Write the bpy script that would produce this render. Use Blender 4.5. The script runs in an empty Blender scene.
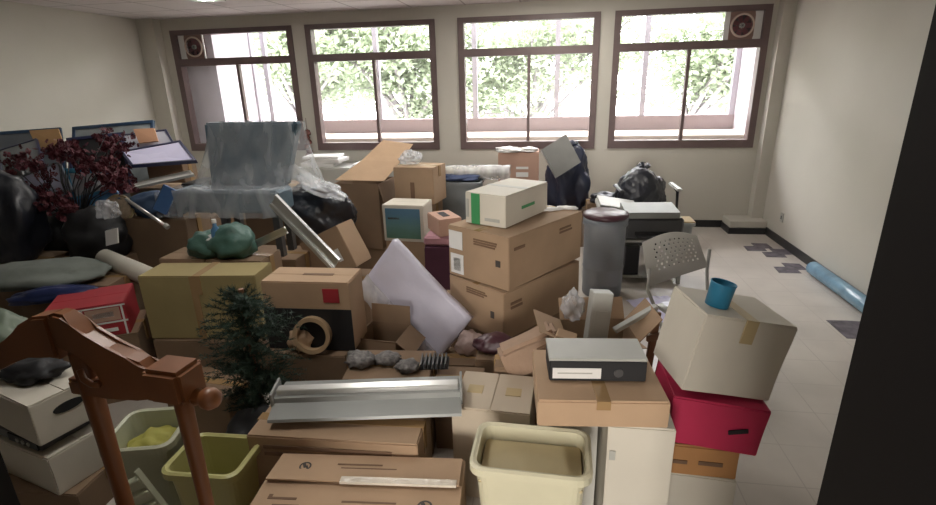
import bpy, bmesh, math, random
from mathutils import Vector, Matrix, noise, Euler
R = math.radians
rnd = random.Random(7)
SC = bpy.context.scene
COL = SC.collection

# ------------------------------------------------------------------ camera
FPX, PITCH, YAW, ROLL, CH = 515.13, .321, .159, -.026, 1.833
def _axes():
    cy, sy, cp, sp = math.cos(YAW), math.sin(YAW), math.cos(PITCH), math.sin(PITCH)
    f = Vector((-sy*cp, cy*cp, -sp)); r = Vector((cy, sy, 0)); u = r.cross(f)
    c, s = math.cos(ROLL), math.sin(ROLL)
    return c*r+s*u, -s*r+c*u, f
AR, AU, AF = _axes()
CAM = Vector((0, 0, CH))
cd = bpy.data.cameras.new('camera'); cam = bpy.data.objects.new('camera', cd); COL.objects.link(cam)
m3 = Matrix((AR, AU, -AF)).transposed(); cam.matrix_world = Matrix.Translation(CAM) @ m3.to_4x4()
cd.sensor_width = 36; cd.lens = FPX*36/936; cd.clip_start = .02; cd.clip_end = 200
SC.camera = cam
def at(x, y, Y):            # point at distance Y into the room
    v = (x-468)/FPX*AR + (252.5-y)/FPX*AU + AF
    return CAM + v*(Y/v.y)
def atz(x, y, z):
    v = (x-468)/FPX*AR + (252.5-y)/FPX*AU + AF
    return CAM + v*((z-CH)/v.z)

# ------------------------------------------------------------------ world, lights, exposure
w = bpy.data.worlds.new('overcast'); SC.world = w; w.use_nodes = True
bg = w.node_tree.nodes['Background']; bg.inputs[0].default_value = (.98, .97, 1, 1); bg.inputs[1].default_value = 7.0
def area(name, loc, rot, sx, sy, power, col=(1, 1, 1), portal=False):
    l = bpy.data.lights.new(name, 'AREA'); l.shape = 'RECTANGLE'; l.size = sx; l.size_y = sy
    l.energy = power; l.color = col
    if portal: l.cycles.is_portal = True
    o = bpy.data.objects.new(name, l); o.location = loc; o.rotation_euler = rot; COL.objects.link(o); return o
WX = [(-4.98, -3.27), (-3.09, -1.41), (-1.13, .56), (.72, 2.41)]
WZ0, WZ1, BY = .995, 2.56, 6.70
for a, b in WX:
    area('daylight_portal', ((a+b)/2, BY+.16, (WZ0+WZ1)/2), (R(-90), 0, 0), b-a, WZ1-WZ0, 1, portal=True)
area('corridor_window', (-.75, -3.95, 1.5), (R(90), 0, 0), 1.5, 1.3, 88, (1, .94, .86))  # unseen fill lamp added behind the camera to lift the front faces
TROF = [(-1.3, 1.75), (.1, 5.45), (-3.42, 4.72), (-1.5, 4.2)]  # third is the visible fixture; the other three are added fill
for k, (x, y) in enumerate(TROF):
    area('ceiling_lamp', (x, y, 2.655), (0, 0, 0), .26, 1.1, (5.5, 9, 5, 7)[k], (1, .96, .9))
SC.view_settings.view_transform = 'Standard'; SC.view_settings.look = 'None'
SC.view_settings.exposure = 1.62; SC.view_settings.gamma = 1; SC.view_settings.use_curve_mapping = False

# ------------------------------------------------------------------ materials
_mc = {}
def mat(name, rgb, rough=.6, metal=0, var=.08, scale=6, bump=0, bscale=40, spec=.5, coat=0, alpha=1, trans=0, emit=0, stretch=None):
    if name in _mc: return _mc[name]
    m = bpy.data.materials.new(name); m.use_nodes = True; nt = m.node_tree; n = nt.nodes; L = nt.links
    b = n['Principled BSDF']
    b.inputs['Roughness'].default_value = rough; b.inputs['Metallic'].default_value = metal
    b.inputs['Specular IOR Level'].default_value = spec; b.inputs['Coat Weight'].default_value = coat
    b.inputs['Alpha'].default_value = alpha; b.inputs['Transmission Weight'].default_value = trans
    tc = n.new('ShaderNodeTexCoord'); src = tc.outputs['Object']
    if stretch:
        mp = n.new('ShaderNodeMapping'); mp.inputs['Scale'].default_value = stretch; L.new(src, mp.inputs[0]); src = mp.outputs[0]
    t = n.new('ShaderNodeTexNoise'); t.inputs['Scale'].default_value = scale; t.inputs['Detail'].default_value = 5
    L.new(src, t.inputs['Vector'])
    cr = n.new('ShaderNodeValToRGB'); e = cr.color_ramp.elements
    e[0].position = .3; e[1].position = .72
    e[0].color = [max(0, c*(1-var)) for c in rgb]+[1]; e[1].color = [min(1, c*(1+var)) for c in rgb]+[1]
    L.new(t.outputs[0], cr.inputs[0]); L.new(cr.outputs[0], b.inputs['Base Color'])
    if bump:
        t2 = n.new('ShaderNodeTexNoise'); t2.inputs['Scale'].default_value = bscale; t2.inputs['Detail'].default_value = 4
        L.new(src, t2.inputs['Vector'])
        bp = n.new('ShaderNodeBump'); bp.inputs['Strength'].default_value = bump; bp.inputs['Distance'].default_value = .02
        L.new(t2.outputs[0], bp.inputs['Height']); L.new(bp.outputs[0], b.inputs['Normal'])
    _mc[name] = m; return m
def film(name, rgb=(.9, .92, .93), fac=.45, rough=.25):
    """thin clear plastic: mostly see-through, crinkles catch the light"""
    if name in _mc: return _mc[name]
    m = bpy.data.materials.new(name); m.use_nodes = True; nt = m.node_tree; n = nt.nodes; L = nt.links
    n.clear(); o = n.new('ShaderNodeOutputMaterial'); mx = n.new('ShaderNodeMixShader')
    tr = n.new('ShaderNodeBsdfTransparent'); tr.inputs[0].default_value = (.95, .96, .97, 1)
    p = n.new('ShaderNodeBsdfPrincipled'); p.inputs['Base Color'].default_value = (*rgb, 1); p.inputs['Roughness'].default_value = rough
    tc = n.new('ShaderNodeTexCoord'); mp = n.new('ShaderNodeMapping'); mp.inputs['Scale'].default_value = (1, 1, .35)
    t = n.new('ShaderNodeTexNoise'); t.inputs['Scale'].default_value = 7; t.inputs['Detail'].default_value = 3; t.inputs['Distortion'].default_value = .6
    cr = n.new('ShaderNodeValToRGB'); cr.color_ramp.elements[0].position = .3; cr.color_ramp.elements[1].position = .8
    cr.color_ramp.elements[0].color = [fac*.35]*3+[1]; cr.color_ramp.elements[1].color = [min(1, fac*1.9)]*3+[1]
    bp = n.new('ShaderNodeBump'); bp.inputs['Strength'].default_value = .6; bp.inputs['Distance'].default_value = .03
    L.new(tc.outputs['Object'], mp.inputs[0]); L.new(mp.outputs[0], t.inputs['Vector']); L.new(t.outputs[0], cr.inputs[0])
    L.new(t.outputs[0], bp.inputs['Height']); L.new(bp.outputs[0], p.inputs['Normal'])
    L.new(cr.outputs[0], mx.inputs[0]); L.new(tr.outputs[0], mx.inputs[1]); L.new(p.outputs[0], mx.inputs[2]); L.new(mx.outputs[0], o.inputs[0])
    _mc[name] = m; return m
def glass_mat():
    m = bpy.data.materials.new('window_glass'); m.use_nodes = True; n = m.node_tree.nodes; L = m.node_tree.links
    n.clear(); o = n.new('ShaderNodeOutputMaterial'); mx = n.new('ShaderNodeMixShader'); mx.inputs[0].default_value = .06
    tr = n.new('ShaderNodeBsdfTransparent'); g = n.new('ShaderNodeBsdfPrincipled'); g.inputs['Base Color'].default_value = (.9, .9, .93, 1); g.inputs['Roughness'].default_value = .15
    L.new(tr.outputs[0], mx.inputs[1]); L.new(g.outputs[0], mx.inputs[2]); L.new(mx.outputs[0], o.inputs[0]); return m
def grid_mat(name, base, line, size, off, lw, rough, var=.06, patches=None):
    """tiles with thin joints, measured in metres on the object's own axes"""
    m = bpy.data.materials.new(name); m.use_nodes = True; nt = m.node_tree; n = nt.nodes; L = nt.links
    b = n['Principled BSDF']; b.inputs['Roughness'].default_value = rough
    tc = n.new('ShaderNodeTexCoord'); sp = n.new('ShaderNodeSeparateXYZ'); L.new(tc.outputs['Object'], sp.inputs[0])
    def mth(op, a, c=None):
        q = n.new('ShaderNodeMath'); q.operation = op
        for i, v in enumerate((a, c)):
            if v is None: continue
            if isinstance(v, (int, float)): q.inputs[i].default_value = v
            else: L.new(v, q.inputs[i])
        return q.outputs[0]
    g = []
    for k in (0, 1):
        v = mth('DIVIDE', mth('SUBTRACT', sp.outputs[k], off[k]), size)
        f = mth('ABSOLUTE', mth('SUBTRACT', mth('FRACT', v), .5)); g.append(mth('GREATER_THAN', f, .5-lw/size/2))
    ln = mth('MAXIMUM', g[0], g[1])
    t = n.new('ShaderNodeTexNoise'); t.inputs['Scale'].default_value = 2.2; t.inputs['Detail'].default_value = 8; L.new(tc.outputs['Object'], t.inputs['Vector'])
    cr = n.new('ShaderNodeValToRGB'); e = cr.color_ramp.elements; e[0].position = .3; e[1].position = .7
    e[0].color = [c*(1-var) for c in base]+[1]; e[1].color = [min(1, c*(1+var)) for c in base]+[1]; L.new(t.outputs[0], cr.inputs[0])
    mx = n.new('ShaderNodeMix'); mx.data_type = 'RGBA'; L.new(ln, mx.inputs[0]); L.new(cr.outputs[0], mx.inputs[6]); mx.inputs[7].default_value = (*line, 1)
    L.new(mx.outputs[2], b.inputs['Base Color']); return m

M_WALL = mat('painted_plaster', (.52, .495, .435), .7, var=.035, scale=1.6, bump=.05, bscale=60)
M_WHITEWALL = mat('white_plaster_outside', (.70, .66, .72), .8, var=.05)
M_PARAPET = mat('outside_pink_parapet', (.30, .24, .24), .9, var=.05)
M_LEDGE = mat('outside_pale_ledge', (.60, .52, .44), .9, var=.05)
M_CEIL = grid_mat('acoustic_ceiling_tile', (.62, .58, .58), (.36, .33, .33), .66, (-1.03, .05), .022, .8, .03)
M_FLOOR = grid_mat('pale_vinyl_tile', (.53, .49, .44), (.45, .41, .37), .305, (.0, .0), .006, .3, .12)
M_WIN = mat('brown_window_frame', (.13, .088, .085), .45, var=.1)
M_BASE = mat('black_baseboard', (.018, .018, .02), .4)
M_GLASS = glass_mat()
M_JAMB = mat('black_door_casing', (.006, .005, .005), .75, spec=.15)
M_DARKWALL = mat('dark_olive_corridor_paint', (.08, .065, .045), .8)
M_CARD = mat('kraft_cardboard', (.36, .245, .155), .85, var=.09, scale=4, bump=.08, bscale=18)
M_CARD2 = mat('light_kraft_cardboard', (.44, .30, .19), .85, var=.08, scale=4, bump=.08, bscale=18)
M_CARD3 = mat('dark_kraft_cardboard', (.22, .145, .09), .85, var=.1, scale=4, bump=.08, bscale=18)
M_OLIVE = mat('olive_kraft_cardboard', (.33, .265, .12), .85, var=.1, scale=3, bump=.08, bscale=18)
M_PINKCARD = mat('pinkish_cardboard', (.46, .29, .22), .85, var=.07, scale=4)
M_ORANGE = mat('orange_kraft_cardboard', (.44, .22, .085), .85, var=.08)
M_WCARD = mat('white_coated_cardboard', (.60, .56, .48), .6, var=.05, scale=3, bump=.05, bscale=14)
M_WCARD2 = mat('grey_white_cardboard', (.50, .49, .45), .6, var=.05, scale=3, bump=.05, bscale=14)
M_CREAMCARD = mat('cream_cardboard', (.52, .44, .34), .7, var=.06, scale=3)
M_RED = mat('crimson_cardboard', (.50, .025, .085), .55, var=.1, scale=3)
M_REDC = mat('red_printed_carton', (.36, .025, .035), .6, var=.1)
M_TAPE = mat('brown_packing_tape', (.33, .21, .10), .25, var=.05)
M_TAPEL = mat('yellowed_packing_tape', (.46, .36, .20), .3, var=.05)
M_CLEART = mat('shiny_clear_tape', (.62, .56, .47), .12, var=.1, bump=.4, bscale=30)
M_INK = mat('dark_printing_ink', (.06, .05, .045), .7)
M_INKB = mat('brown_printing_ink', (.17, .10, .06), .8)
M_PAPER = mat('white_paper', (.72, .71, .69), .7, var=.03)
M_LILAC = mat('lilac_board', (.66, .64, .84), .3, var=.04)
M_GREEN = mat('green_printed_band', (.05, .27, .10), .5)
M_GREYP = mat('grey_plastic', (.40, .40, .37), .45, var=.05)
M_LGREYP = mat('light_grey_plastic', (.40, .40, .37), .4, var=.04)
M_DGREY = mat('charcoal_plastic', (.06, .06, .062), .4, var=.1)
M_BLACKBAG = mat('black_bin_liner', (.014, .016, .024), .36, var=.2, bump=.22, bscale=14, spec=.7)
M_NAVYBAG = mat('navy_bin_liner', (.016, .022, .05), .38, var=.2, bump=.22, bscale=14, spec=.7)
M_BLACK = mat('matt_black', (.012, .012, .014), .6)
M_CREAM = mat('cream_bin_plastic', (.58, .55, .40), .4, var=.04)
M_YELLOW = mat('yellow_bin_plastic', (.50, .48, .20), .4, var=.05)
M_PALE = mat('pale_green_white_plastic', (.48, .49, .36), .4, var=.05)
M_WOOD = mat('varnished_teak', (.21, .075, .024), .42, var=.25, scale=5, coat=.12, stretch=(1, 1, .25))
M_BROWNW = mat('brown_wood', (.19, .09, .045), .5, var=.2, stretch=(1, 1, .2))
M_METAL = mat('brushed_aluminium', (.62, .62, .60), .3, metal=.85, var=.06)
M_SHEET = mat('grey_enamelled_steel', (.27, .28, .27), .3, var=.05)
M_VINYL = mat('blue_grey_vinyl', (.085, .135, .175), .45, var=.12, bump=.15, bscale=25)
M_TEALP = mat('teal_plastic_bag', (.065, .145, .12), .45, var=.15, bump=.3, bscale=16)
M_BLUE = mat('blue_plastic', (.03, .20, .34), .4, var=.1)
M_BLUEB = mat('blue_board_edge', (.025, .06, .12), .4, var=.1)
M_NAVYF = mat('navy_frame', (.03, .035, .09), .4)
M_MAROON = mat('maroon_plastic', (.06, .022, .03), .35, var=.15)
M_PLUM = mat('dark_plum_fabric', (.075, .02, .045), .7, var=.15)
M_PINK = mat('dusty_pink_cloth', (.45, .24, .28), .8)
M_FLOWER = mat('dark_red_petals', (.085, .012, .02), .7, var=.4, scale=30)
M_PRN = mat('dull_printer_plastic', (.22, .23, .21), .5, var=.05)
M_TREEG = mat('dark_green_needles', (.026, .052, .036), .7, var=.4, scale=20)
M_LEAF = mat('street_tree_leaves', (.27, .31, .23), .8, var=.35, scale=2)
def leaf_mat():
    m = mat('street_tree_leaves_thin', (.27, .31, .22), .8, var=.3, scale=2); n = m.node_tree.nodes; L = m.node_tree.links
    tl = n.new('ShaderNodeBsdfTranslucent'); tl.inputs[0].default_value = (.36, .42, .28, 1); mx = n.new('ShaderNodeMixShader'); mx.inputs[0].default_value = .5
    L.new(n['Principled BSDF'].outputs[0], mx.inputs[1]); L.new(tl.outputs[0], mx.inputs[2]); L.new(mx.outputs[0], n['Material Output'].inputs[0]); return m
M_LEAF = leaf_mat()
M_BARK = mat('street_tree_bark', (.17, .155, .155), .9)
M_SACK = mat('grey_green_sack', (.17, .19, .17), .8, var=.15, bump=.3, bscale=9)
M_GREYPANEL = mat('smoky_grey_board', (.13, .145, .17), .3, var=.2, scale=3)
M_TAN = mat('tan_envelope_paper', (.46, .27, .12), .7, var=.05)
M_SALMON = mat('salmon_card', (.50, .27, .16), .7, var=.05)
M_ROLLP = mat('pale_rolled_paper', (.58, .55, .47), .6, var=.06)
M_BLUEROLL = mat('blue_wrapped_roll', (.17, .30, .40), .25, var=.25, scale=7, bump=.3, bscale=12)
M_PATCH = mat('bare_tile_adhesive', (.12, .105, .12), .8, var=.5, scale=14)
M_RING = mat('tan_tape_ring', (.42, .29, .17), .6)
M_NEWS = mat('crumpled_newsprint', (.17, .16, .155), .8, var=.6, scale=35, bump=.6, bscale=18)
M_FILM = film('clear_plastic_film', (.82, .86, .9), fac=.27, rough=.18)
M_FILM2 = film('milky_plastic_film', (.8, .81, .84), fac=.38)
M_FILM3 = film('faint_plastic_film', (.8, .81, .84), fac=.13)
M_WRAP = mat('lilac_white_wrapped_board', (.56, .54, .64), .3, var=.08, scale=3, bump=.35, bscale=7)
M_SEAGREEN = None
def picture_mat():
    m = bpy.data.materials.new('teal_landscape_print'); m.use_nodes = True; n = m.node_tree.nodes; L = m.node_tree.links
    b = n['Principled BSDF']; b.inputs['Roughness'].default_value = .3
    tc = n.new('ShaderNodeTexCoord'); s = n.new('ShaderNodeSeparateXYZ'); L.new(tc.outputs['Generated'], s.inputs[0])
    t = n.new('ShaderNodeTexNoise'); t.inputs['Scale'].default_value = 5; L.new(tc.outputs['Generated'], t.inputs['Vector'])
    a = n.new('ShaderNodeMath'); a.operation = 'MULTIPLY_ADD'; a.inputs[1].default_value = .35; L.new(t.outputs[0], a.inputs[0]); L.new(s.outputs[2], a.inputs[2])
    cr = n.new('ShaderNodeValToRGB'); e = cr.color_ramp.elements; e[0].position = .2; e[0].color = (.10, .20, .15, 1); e[1].position = 1.1; e[1].color = (.09, .20, .30, 1)
    k = e.new(.6); k.color = (.12, .24, .24, 1); L.new(a.outputs[0], cr.inputs[0]); L.new(cr.outputs[0], b.inputs['Base Color']); return m
M_PIC = picture_mat()

# ------------------------------------------------------------------ helpers
def thing(name, label, cat, loc=(0, 0, 0), rot=(0, 0, 0), group=None):
    o = bpy.data.objects.new(name, None); COL.objects.link(o); o.empty_display_size = .05
    o.location = loc; o.rotation_euler = rot; o['label'] = label; o['category'] = cat
    if group: o['group'] = group
    return o
def obj(name, bm, m, parent=None, smooth=False):
    me = bpy.data.meshes.new(name); bmesh.ops.recalc_face_normals(bm, faces=bm.faces[:]); bm.to_mesh(me); bm.free()
    if smooth:
        for p in me.polygons: p.use_smooth = True
    me.materials.append(m)
    o = bpy.data.objects.new(name, me); COL.objects.link(o)
    if parent: o.parent = parent
    return o
def tag(o, label, cat, group=None):
    o['label'] = label; o['category'] = cat
    if group: o['group'] = group
    return o
def struct(name, bm, m, parent=None, smooth=False):
    o = obj(name, bm, m, parent, smooth)
    if not parent: o['kind'] = 'structure'
    return o
def T(loc=(0, 0, 0), rot=(0, 0, 0), s=(1, 1, 1)):
    return Matrix.Translation(loc) @ Euler(rot).to_matrix().to_4x4() @ Matrix.Diagonal((*s, 1))
def box(bm, c, s, rot=(0, 0, 0), bev=0, seg=1):
    g = bmesh.ops.create_cube(bm, size=1, matrix=T(c, rot, s))
    if bev:
        es = list({e for v in g['verts'] for e in v.link_edges})
        bmesh.ops.bevel(bm, geom=es, offset=bev, segments=seg, affect='EDGES', clamp_overlap=True)
    return bm
def bx(c, s, rot=(0, 0, 0), bev=0, seg=1): return box(bmesh.new(), c, s, rot, bev, seg)
def b3(x0, x1, y0, y1, z0, z1, bm=None, bev=0):
    return box(bm or bmesh.new(), ((x0+x1)/2, (y0+y1)/2, (z0+z1)/2), (x1-x0, y1-y0, z1-z0), bev=bev)
def tube(bm, pts, r, n=10, cap=True):
    pts = [Vector(p) for p in pts]; rr = r if isinstance(r, (list, tuple)) else [r]*len(pts); rings = []; up = None
    for i, p in enumerate(pts):
        d = (pts[min(i+1, len(pts)-1)]-pts[max(i-1, 0)]).normalized()
        if up is None: up = d.orthogonal().normalized()
        a = (up - d*up.dot(d)); a = a.normalized() if a.length > 1e-5 else d.orthogonal().normalized(); up = a; b = d.cross(a)
        rings.append([bm.verts.new(p + rr[i]*(math.cos(2*math.pi*k/n)*a + math.sin(2*math.pi*k/n)*b)) for k in range(n)])
    for i in range(len(rings)-1):
        for k in range(n): bm.faces.new((rings[i][k], rings[i][(k+1) % n], rings[i+1][(k+1) % n], rings[i+1][k]))
    if cap: bm.faces.new(rings[0][::-1]); bm.faces.new(rings[-1])
    return bm
def lathe(prof, n=32, loc=(0, 0, 0), sx=1, sy=1):
    bm = bmesh.new(); rings = []
    for r, z in prof:
        rings.append([bm.verts.new((loc[0]+sx*r*math.cos(2*math.pi*k/n), loc[1]+sy*r*math.sin(2*math.pi*k/n), loc[2]+z)) for k in range(n)] if r > 1e-6 else [bm.verts.new((loc[0], loc[1], loc[2]+z))])
    for i in range(len(rings)-1):
        A, B = rings[i], rings[i+1]
        for k in range(n):
            q = (k+1) % n
            if len(A) == 1 and len(B) == 1: continue
            if len(A) == 1: bm.faces.new((A[0], B[q], B[k]))
            elif len(B) == 1: bm.faces.new((A[k], A[q], B[0]))
            else: bm.faces.new((A[k], A[q], B[q], B[k]))
    return bm
def prism(poly, y0, y1, bm=None):           # polygon in XZ, extruded in Y
    bm = bm or bmesh.new()
    a = [bm.verts.new((x, y0, z)) for x, z in poly]; b = [bm.verts.new((x, y1, z)) for x, z in poly]; n = len(poly)
    bm.faces.new(a); bm.faces.new(b[::-1])
    for i in range(n): bm.faces.new((a[i], b[i], b[(i+1) % n], a[(i+1) % n]))
    return bm
def obox(P, U, V, W):                        # solid from a corner and three edge vectors
    P, U, V, W = map(Vector, (P, U, V, W)); bm = bmesh.new()
    v = [bm.verts.new(P+U*i+V*j+W*k) for i in (0, 1) for j in (0, 1) for k in (0, 1)]
    for f in ((0, 1, 3, 2), (4, 6, 7, 5), (0, 4, 5, 1), (2, 3, 7, 6), (0, 2, 6, 4), (1, 5, 7, 3)): bm.faces.new([v[i] for i in f])
    return bm
def blob(rx, ry, rz, seed=0, amp=.18, fq=3, sub=4, flat=True, fold=.06):
    bm = bmesh.new(); bmesh.ops.create_icosphere(bm, subdivisions=sub, radius=1)
    o = Vector((seed*7.3, seed*3.1, seed*1.7))
    for v in bm.verts:
        p = v.co.copy(); k = 1 + amp*noise.noise(p*fq*.6+o) + fold*abs(noise.noise(p*fq*2.3+o*2))*2
        q = p*k; q = Vector((q.x*rx, q.y*ry, q.z*rz))
        if flat and q.z < -rz*.72: q.z = -rz*.72 + (q.z+rz*.72)*.05
        v.co = q
    if flat:
        mz = min(v.co.z for v in bm.verts)
        for v in bm.verts: v.co.z -= mz
    return bm
def face_bm(side, w, d, h, u0, u1, v0, v1, t=.0015):
    """thin print or sticker lying on one side of a box (n near, l left, r right, t top)"""
    e = .0012
    if side == 'n': return b3(-w/2+u0*w, -w/2+u1*w, -d/2-t-e, -d/2+.0005, v0*h, v1*h)
    if side == 'l': return b3(-w/2-t-e, -w/2+.0005, d/2-u1*d, d/2-u0*d, v0*h, v1*h)
    if side == 'r': return b3(w/2-.0005, w/2+t+e, -d/2+u0*d, -d/2+u1*d, v0*h, v1*h)
    return b3(-w/2+u0*w, -w/2+u1*w, -d/2+v0*d, -d/2+v1*d, h-.0005, h+t+e)
def body_bm(w, d, h, seed, wob=.004, bev=.004):
    bm = bmesh.new(); g = bmesh.ops.create_cube(bm, size=1, matrix=T((0, 0, h/2), s=(w, d, h)))
    bmesh.ops.bevel(bm, geom=bm.edges[:], offset=bev, segments=2, affect='EDGES')
    bmesh.ops.subdivide_edges(bm, edges=[e for e in bm.edges if e.calc_length() > .06], cuts=4, use_grid_fill=True)
    o = Vector((seed*3.7, seed*1.3, 5))
    for v in bm.verts:
        n_ = noise.noise_vector(v.co*5+o)
        k = 1 if v.co.z > .01 else 0
        v.co += Vector((n_.x, n_.y, n_.z*.3*k))*wob
    return bm
_sd = [0]
def carton(label, x, y, z, yaw, w, d, h, m=None, ry=0, rx=0, tape=M_TAPE, prints=(), name='cardboard_box', group=None, cat='box', seam='x', flaps=True, tapedown=True):
    _sd[0] += 1; m = m or M_CARD
    t = thing(name, label, cat, (x, y, z), (R(rx), R(ry), R(yaw)), group)
    obj('body', body_bm(w, d, h, _sd[0], wob=min(.004, w*.012)), m, t)
    if flaps:
        e = .0045
        if seam == 'x':
            obj('flap', b3(-w/2+.003, w/2-.003, -d/2+.003, -.002, h-.002, h+e, bev=.001), m, t); obj('flap', b3(-w/2+.003, w/2-.003, .002, d/2-.003, h-.002, h+e, bev=.001), m, t)
        else:
            obj('flap', b3(-w/2+.003, -.002, -d/2+.003, d/2-.003, h-.002, h+e, bev=.001), m, t); obj('flap', b3(.002, w/2-.003, -d/2+.003, d/2-.003, h-.002, h+e, bev=.001), m, t)
        if tape:
            k = .024; dn = h*.28 if tapedown else .0
            b = bmesh.new()
            if seam == 'x':
                b3(-w/2-.001, w/2+.001, -k, k, h+e-.001, h+e+.0012, b)
                if dn: b3(-w/2-.006, -w/2, -k, k, h-dn, h+e+.001, b); b3(w/2, w/2+.006, -k, k, h-dn, h+e+.001, b)
            else:
                b3(-k, k, -d/2-.001, d/2+.001, h+e-.001, h+e+.0012, b)
                if dn: b3(-k, k, -d/2-.006, -d/2, h-dn, h+e+.001, b); b3(-k, k, d/2, d/2+.006, h-dn, h+e+.001, b)
            obj('tape', b, tape, t)
    for p in prints:
        nm, side, u0, u1, v0, v1, pm = p[:7]
        obj(nm, face_bm(side, w+.006, d+.006, h+(.0045 if side == 't' else 0), u0, u1, v0, v1), pm, t)
    return t
def open_carton(label, x, y, z, yaw, w, d, h, m=None, flaps=(('n', 60), ('f', -20), ('l', 30), ('r', 40)), ry=0, rx=0, fl=.6, group=None, name='open_cardboard_box'):
    m = m or M_CARD; e = .005
    t = thing(name, label, 'box', (x, y, z), (R(rx), R(ry), R(yaw)), group)
    b = bmesh.new(); b3(-w/2, w/2, -d/2, d/2, 0, e, b)
    b3(-w/2, w/2, -d/2, -d/2+e, 0, h, b); b3(-w/2, w/2, d/2-e, d/2, 0, h, b); b3(-w/2, -w/2+e, -d/2, d/2, 0, h, b); b3(w/2-e, w/2, -d/2, d/2, 0, h, b)
    obj('body', b, m, t)
    for s, ang in flaps:                     # angle above the horizontal, outwards
        L_ = (d if s in 'nf' else w)/2*fl*1.6; a = R(ang); b = bmesh.new(); hw = (w if s in 'nf' else d)/2-.004
        n = {'n': (0, -1), 'f': (0, 1), 'l': (-1, 0), 'r': (1, 0)}[s]; tx = (-n[1], n[0])
        base = Vector((n[0]*(w/2-.003), n[1]*(d/2-.003), h)); out = Vector((n[0]*math.cos(a), n[1]*math.cos(a), math.sin(a)))*L_; sd = Vector((tx[0], tx[1], 0))
        nr = sd.cross(out).normalized()*.004
        b.free(); b = obox(base-sd*hw, sd*hw*2, out, nr); obj('flap', b, m, t)
    return t
def bin_(label, x, y, z, yaw, w, d, h, m, taper=.82, name='plastic_bin', content=None, lip=.02, rx=0, ry=0, rr=.04):
    t = thing(name, label, 'bin', (x, y, z), (R(rx), R(ry), R(yaw)))
    def ring(bm, w_, d_, z_, r_):
        o = []
        for (cx, cy, a0) in ((w_/2-r_, d_/2-r_, 0), (-w_/2+r_, d_/2-r_, 90), (-w_/2+r_, -d_/2+r_, 180), (w_/2-r_, -d_/2+r_, 270)):
            for k in range(5):
                a = R(a0+k*22.5); o.append(bm.verts.new((cx+r_*math.cos(a), cy+r_*math.sin(a), z_)))
        return o
    def skin(bm, rs):
        for A, B in zip(rs, rs[1:]):
            n = len(A)
            for k in range(n): bm.faces.new((A[k], A[(k+1) % n], B[(k+1) % n], B[k]))
    def wd(q): k = taper+(1-taper)*q; return (w-2*lip)*k, (d-2*lip)*k
    bm = bmesh.new(); g = .006
    rs = [ring(bm, *wd(0), 0, rr*.8), ring(bm, *wd(.5), h*.5, rr), ring(bm, *wd(1), h, rr)]
    inn = [ring(bm, wd(1)[0]-g, wd(1)[1]-g, h, rr), ring(bm, wd(.5)[0]-g, wd(.5)[1]-g, h*.5, rr), ring(bm, wd(0)[0]-g, wd(0)[1]-g, g, rr*.8)]
    skin(bm, rs+inn); bm.faces.new(rs[0]); bm.faces.new(inn[-1])
    obj('body', bm, m, t)
    bm = bmesh.new(); a, b_ = wd(1)
    skin(bm, [ring(bm, a-g, b_-g, h-.002, rr), ring(bm, a+lip, b_+lip, h+.006, rr+.01), ring(bm, w, d, h, rr+.012), ring(bm, w, d, h-.028, rr+.012), ring(bm, a+.002, b_+.002, h-.028, rr)])
    obj('rim', bm, m, t)
    return t
def bag(label, x, y, z, rx, ry, rz, seed, m=None, knot=True, name='rubbish_bag', cat='bag', sub=4, amp=.3, rot=(0, 0, 0), group=None, fq=3):
    t = thing(name, label, cat, (x, y, z), rot, group); m = m or M_BLACKBAG
    obj('sack', blob(rx, ry, rz, seed, amp, fq, sub), m, t, True)
    if knot:
        b = bmesh.new(); h = rz*1.6
        for k in range(5):
            a = k*1.26+seed; q = Vector((math.cos(a), math.sin(a), 0)); pts = [Vector((0, 0, h*.95)), Vector((0, 0, h+.03))+q*.015, Vector((0, 0, h+.07))+q*.06]
            tube(b, pts, [.03, .016, .032], 7)
        obj('knot', b, m, t, True)
    return t
def framed(label, P, U, V, th, mf, mp, name='framed_board', cat='board', fw=.025, group=None, panelname='panel'):
    """board with a frame: P corner, U and V edges, th thickness behind"""
    P, U, V = Vector(P), Vector(U), Vector(V); n = U.cross(V).normalized()
    if n.y > 0: n = -n                       # n faces the room's door
    t = thing(name, label, cat, P); u = U.normalized(); v = (V-u*V.dot(u)).normalized(); lu = U.length; lv = V.dot(v)
    Z = Vector((0, 0, 0)); b = bmesh.new()
    def add(p, a, c, w_):
        vs = [b.verts.new(p+a*i+c*j+w_*k) for i in (0, 1) for j in (0, 1) for k in (0, 1)]
        for f in ((0, 1, 3, 2), (4, 6, 7, 5), (0, 4, 5, 1), (2, 3, 7, 6), (0, 2, 6, 4), (1, 5, 7, 3)): b.faces.new([vs[i] for i in f])
    W = -n*th
    add(Z, u*lu, v*fw, W); add(v*(lv-fw), u*lu, v*fw, W); add(v*fw, u*fw, v*(lv-2*fw), W); add(u*(lu-fw)+v*fw, u*fw, v*(lv-2*fw), W)
    obj('frame', b, mf, t); obj(panelname, obox(u*fw+v*fw-n*th*.35, u*(lu-2*fw), v*(lv-2*fw), -n*th*.5), mp, t)
    return t, u, v, n
exec_late = []
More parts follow.
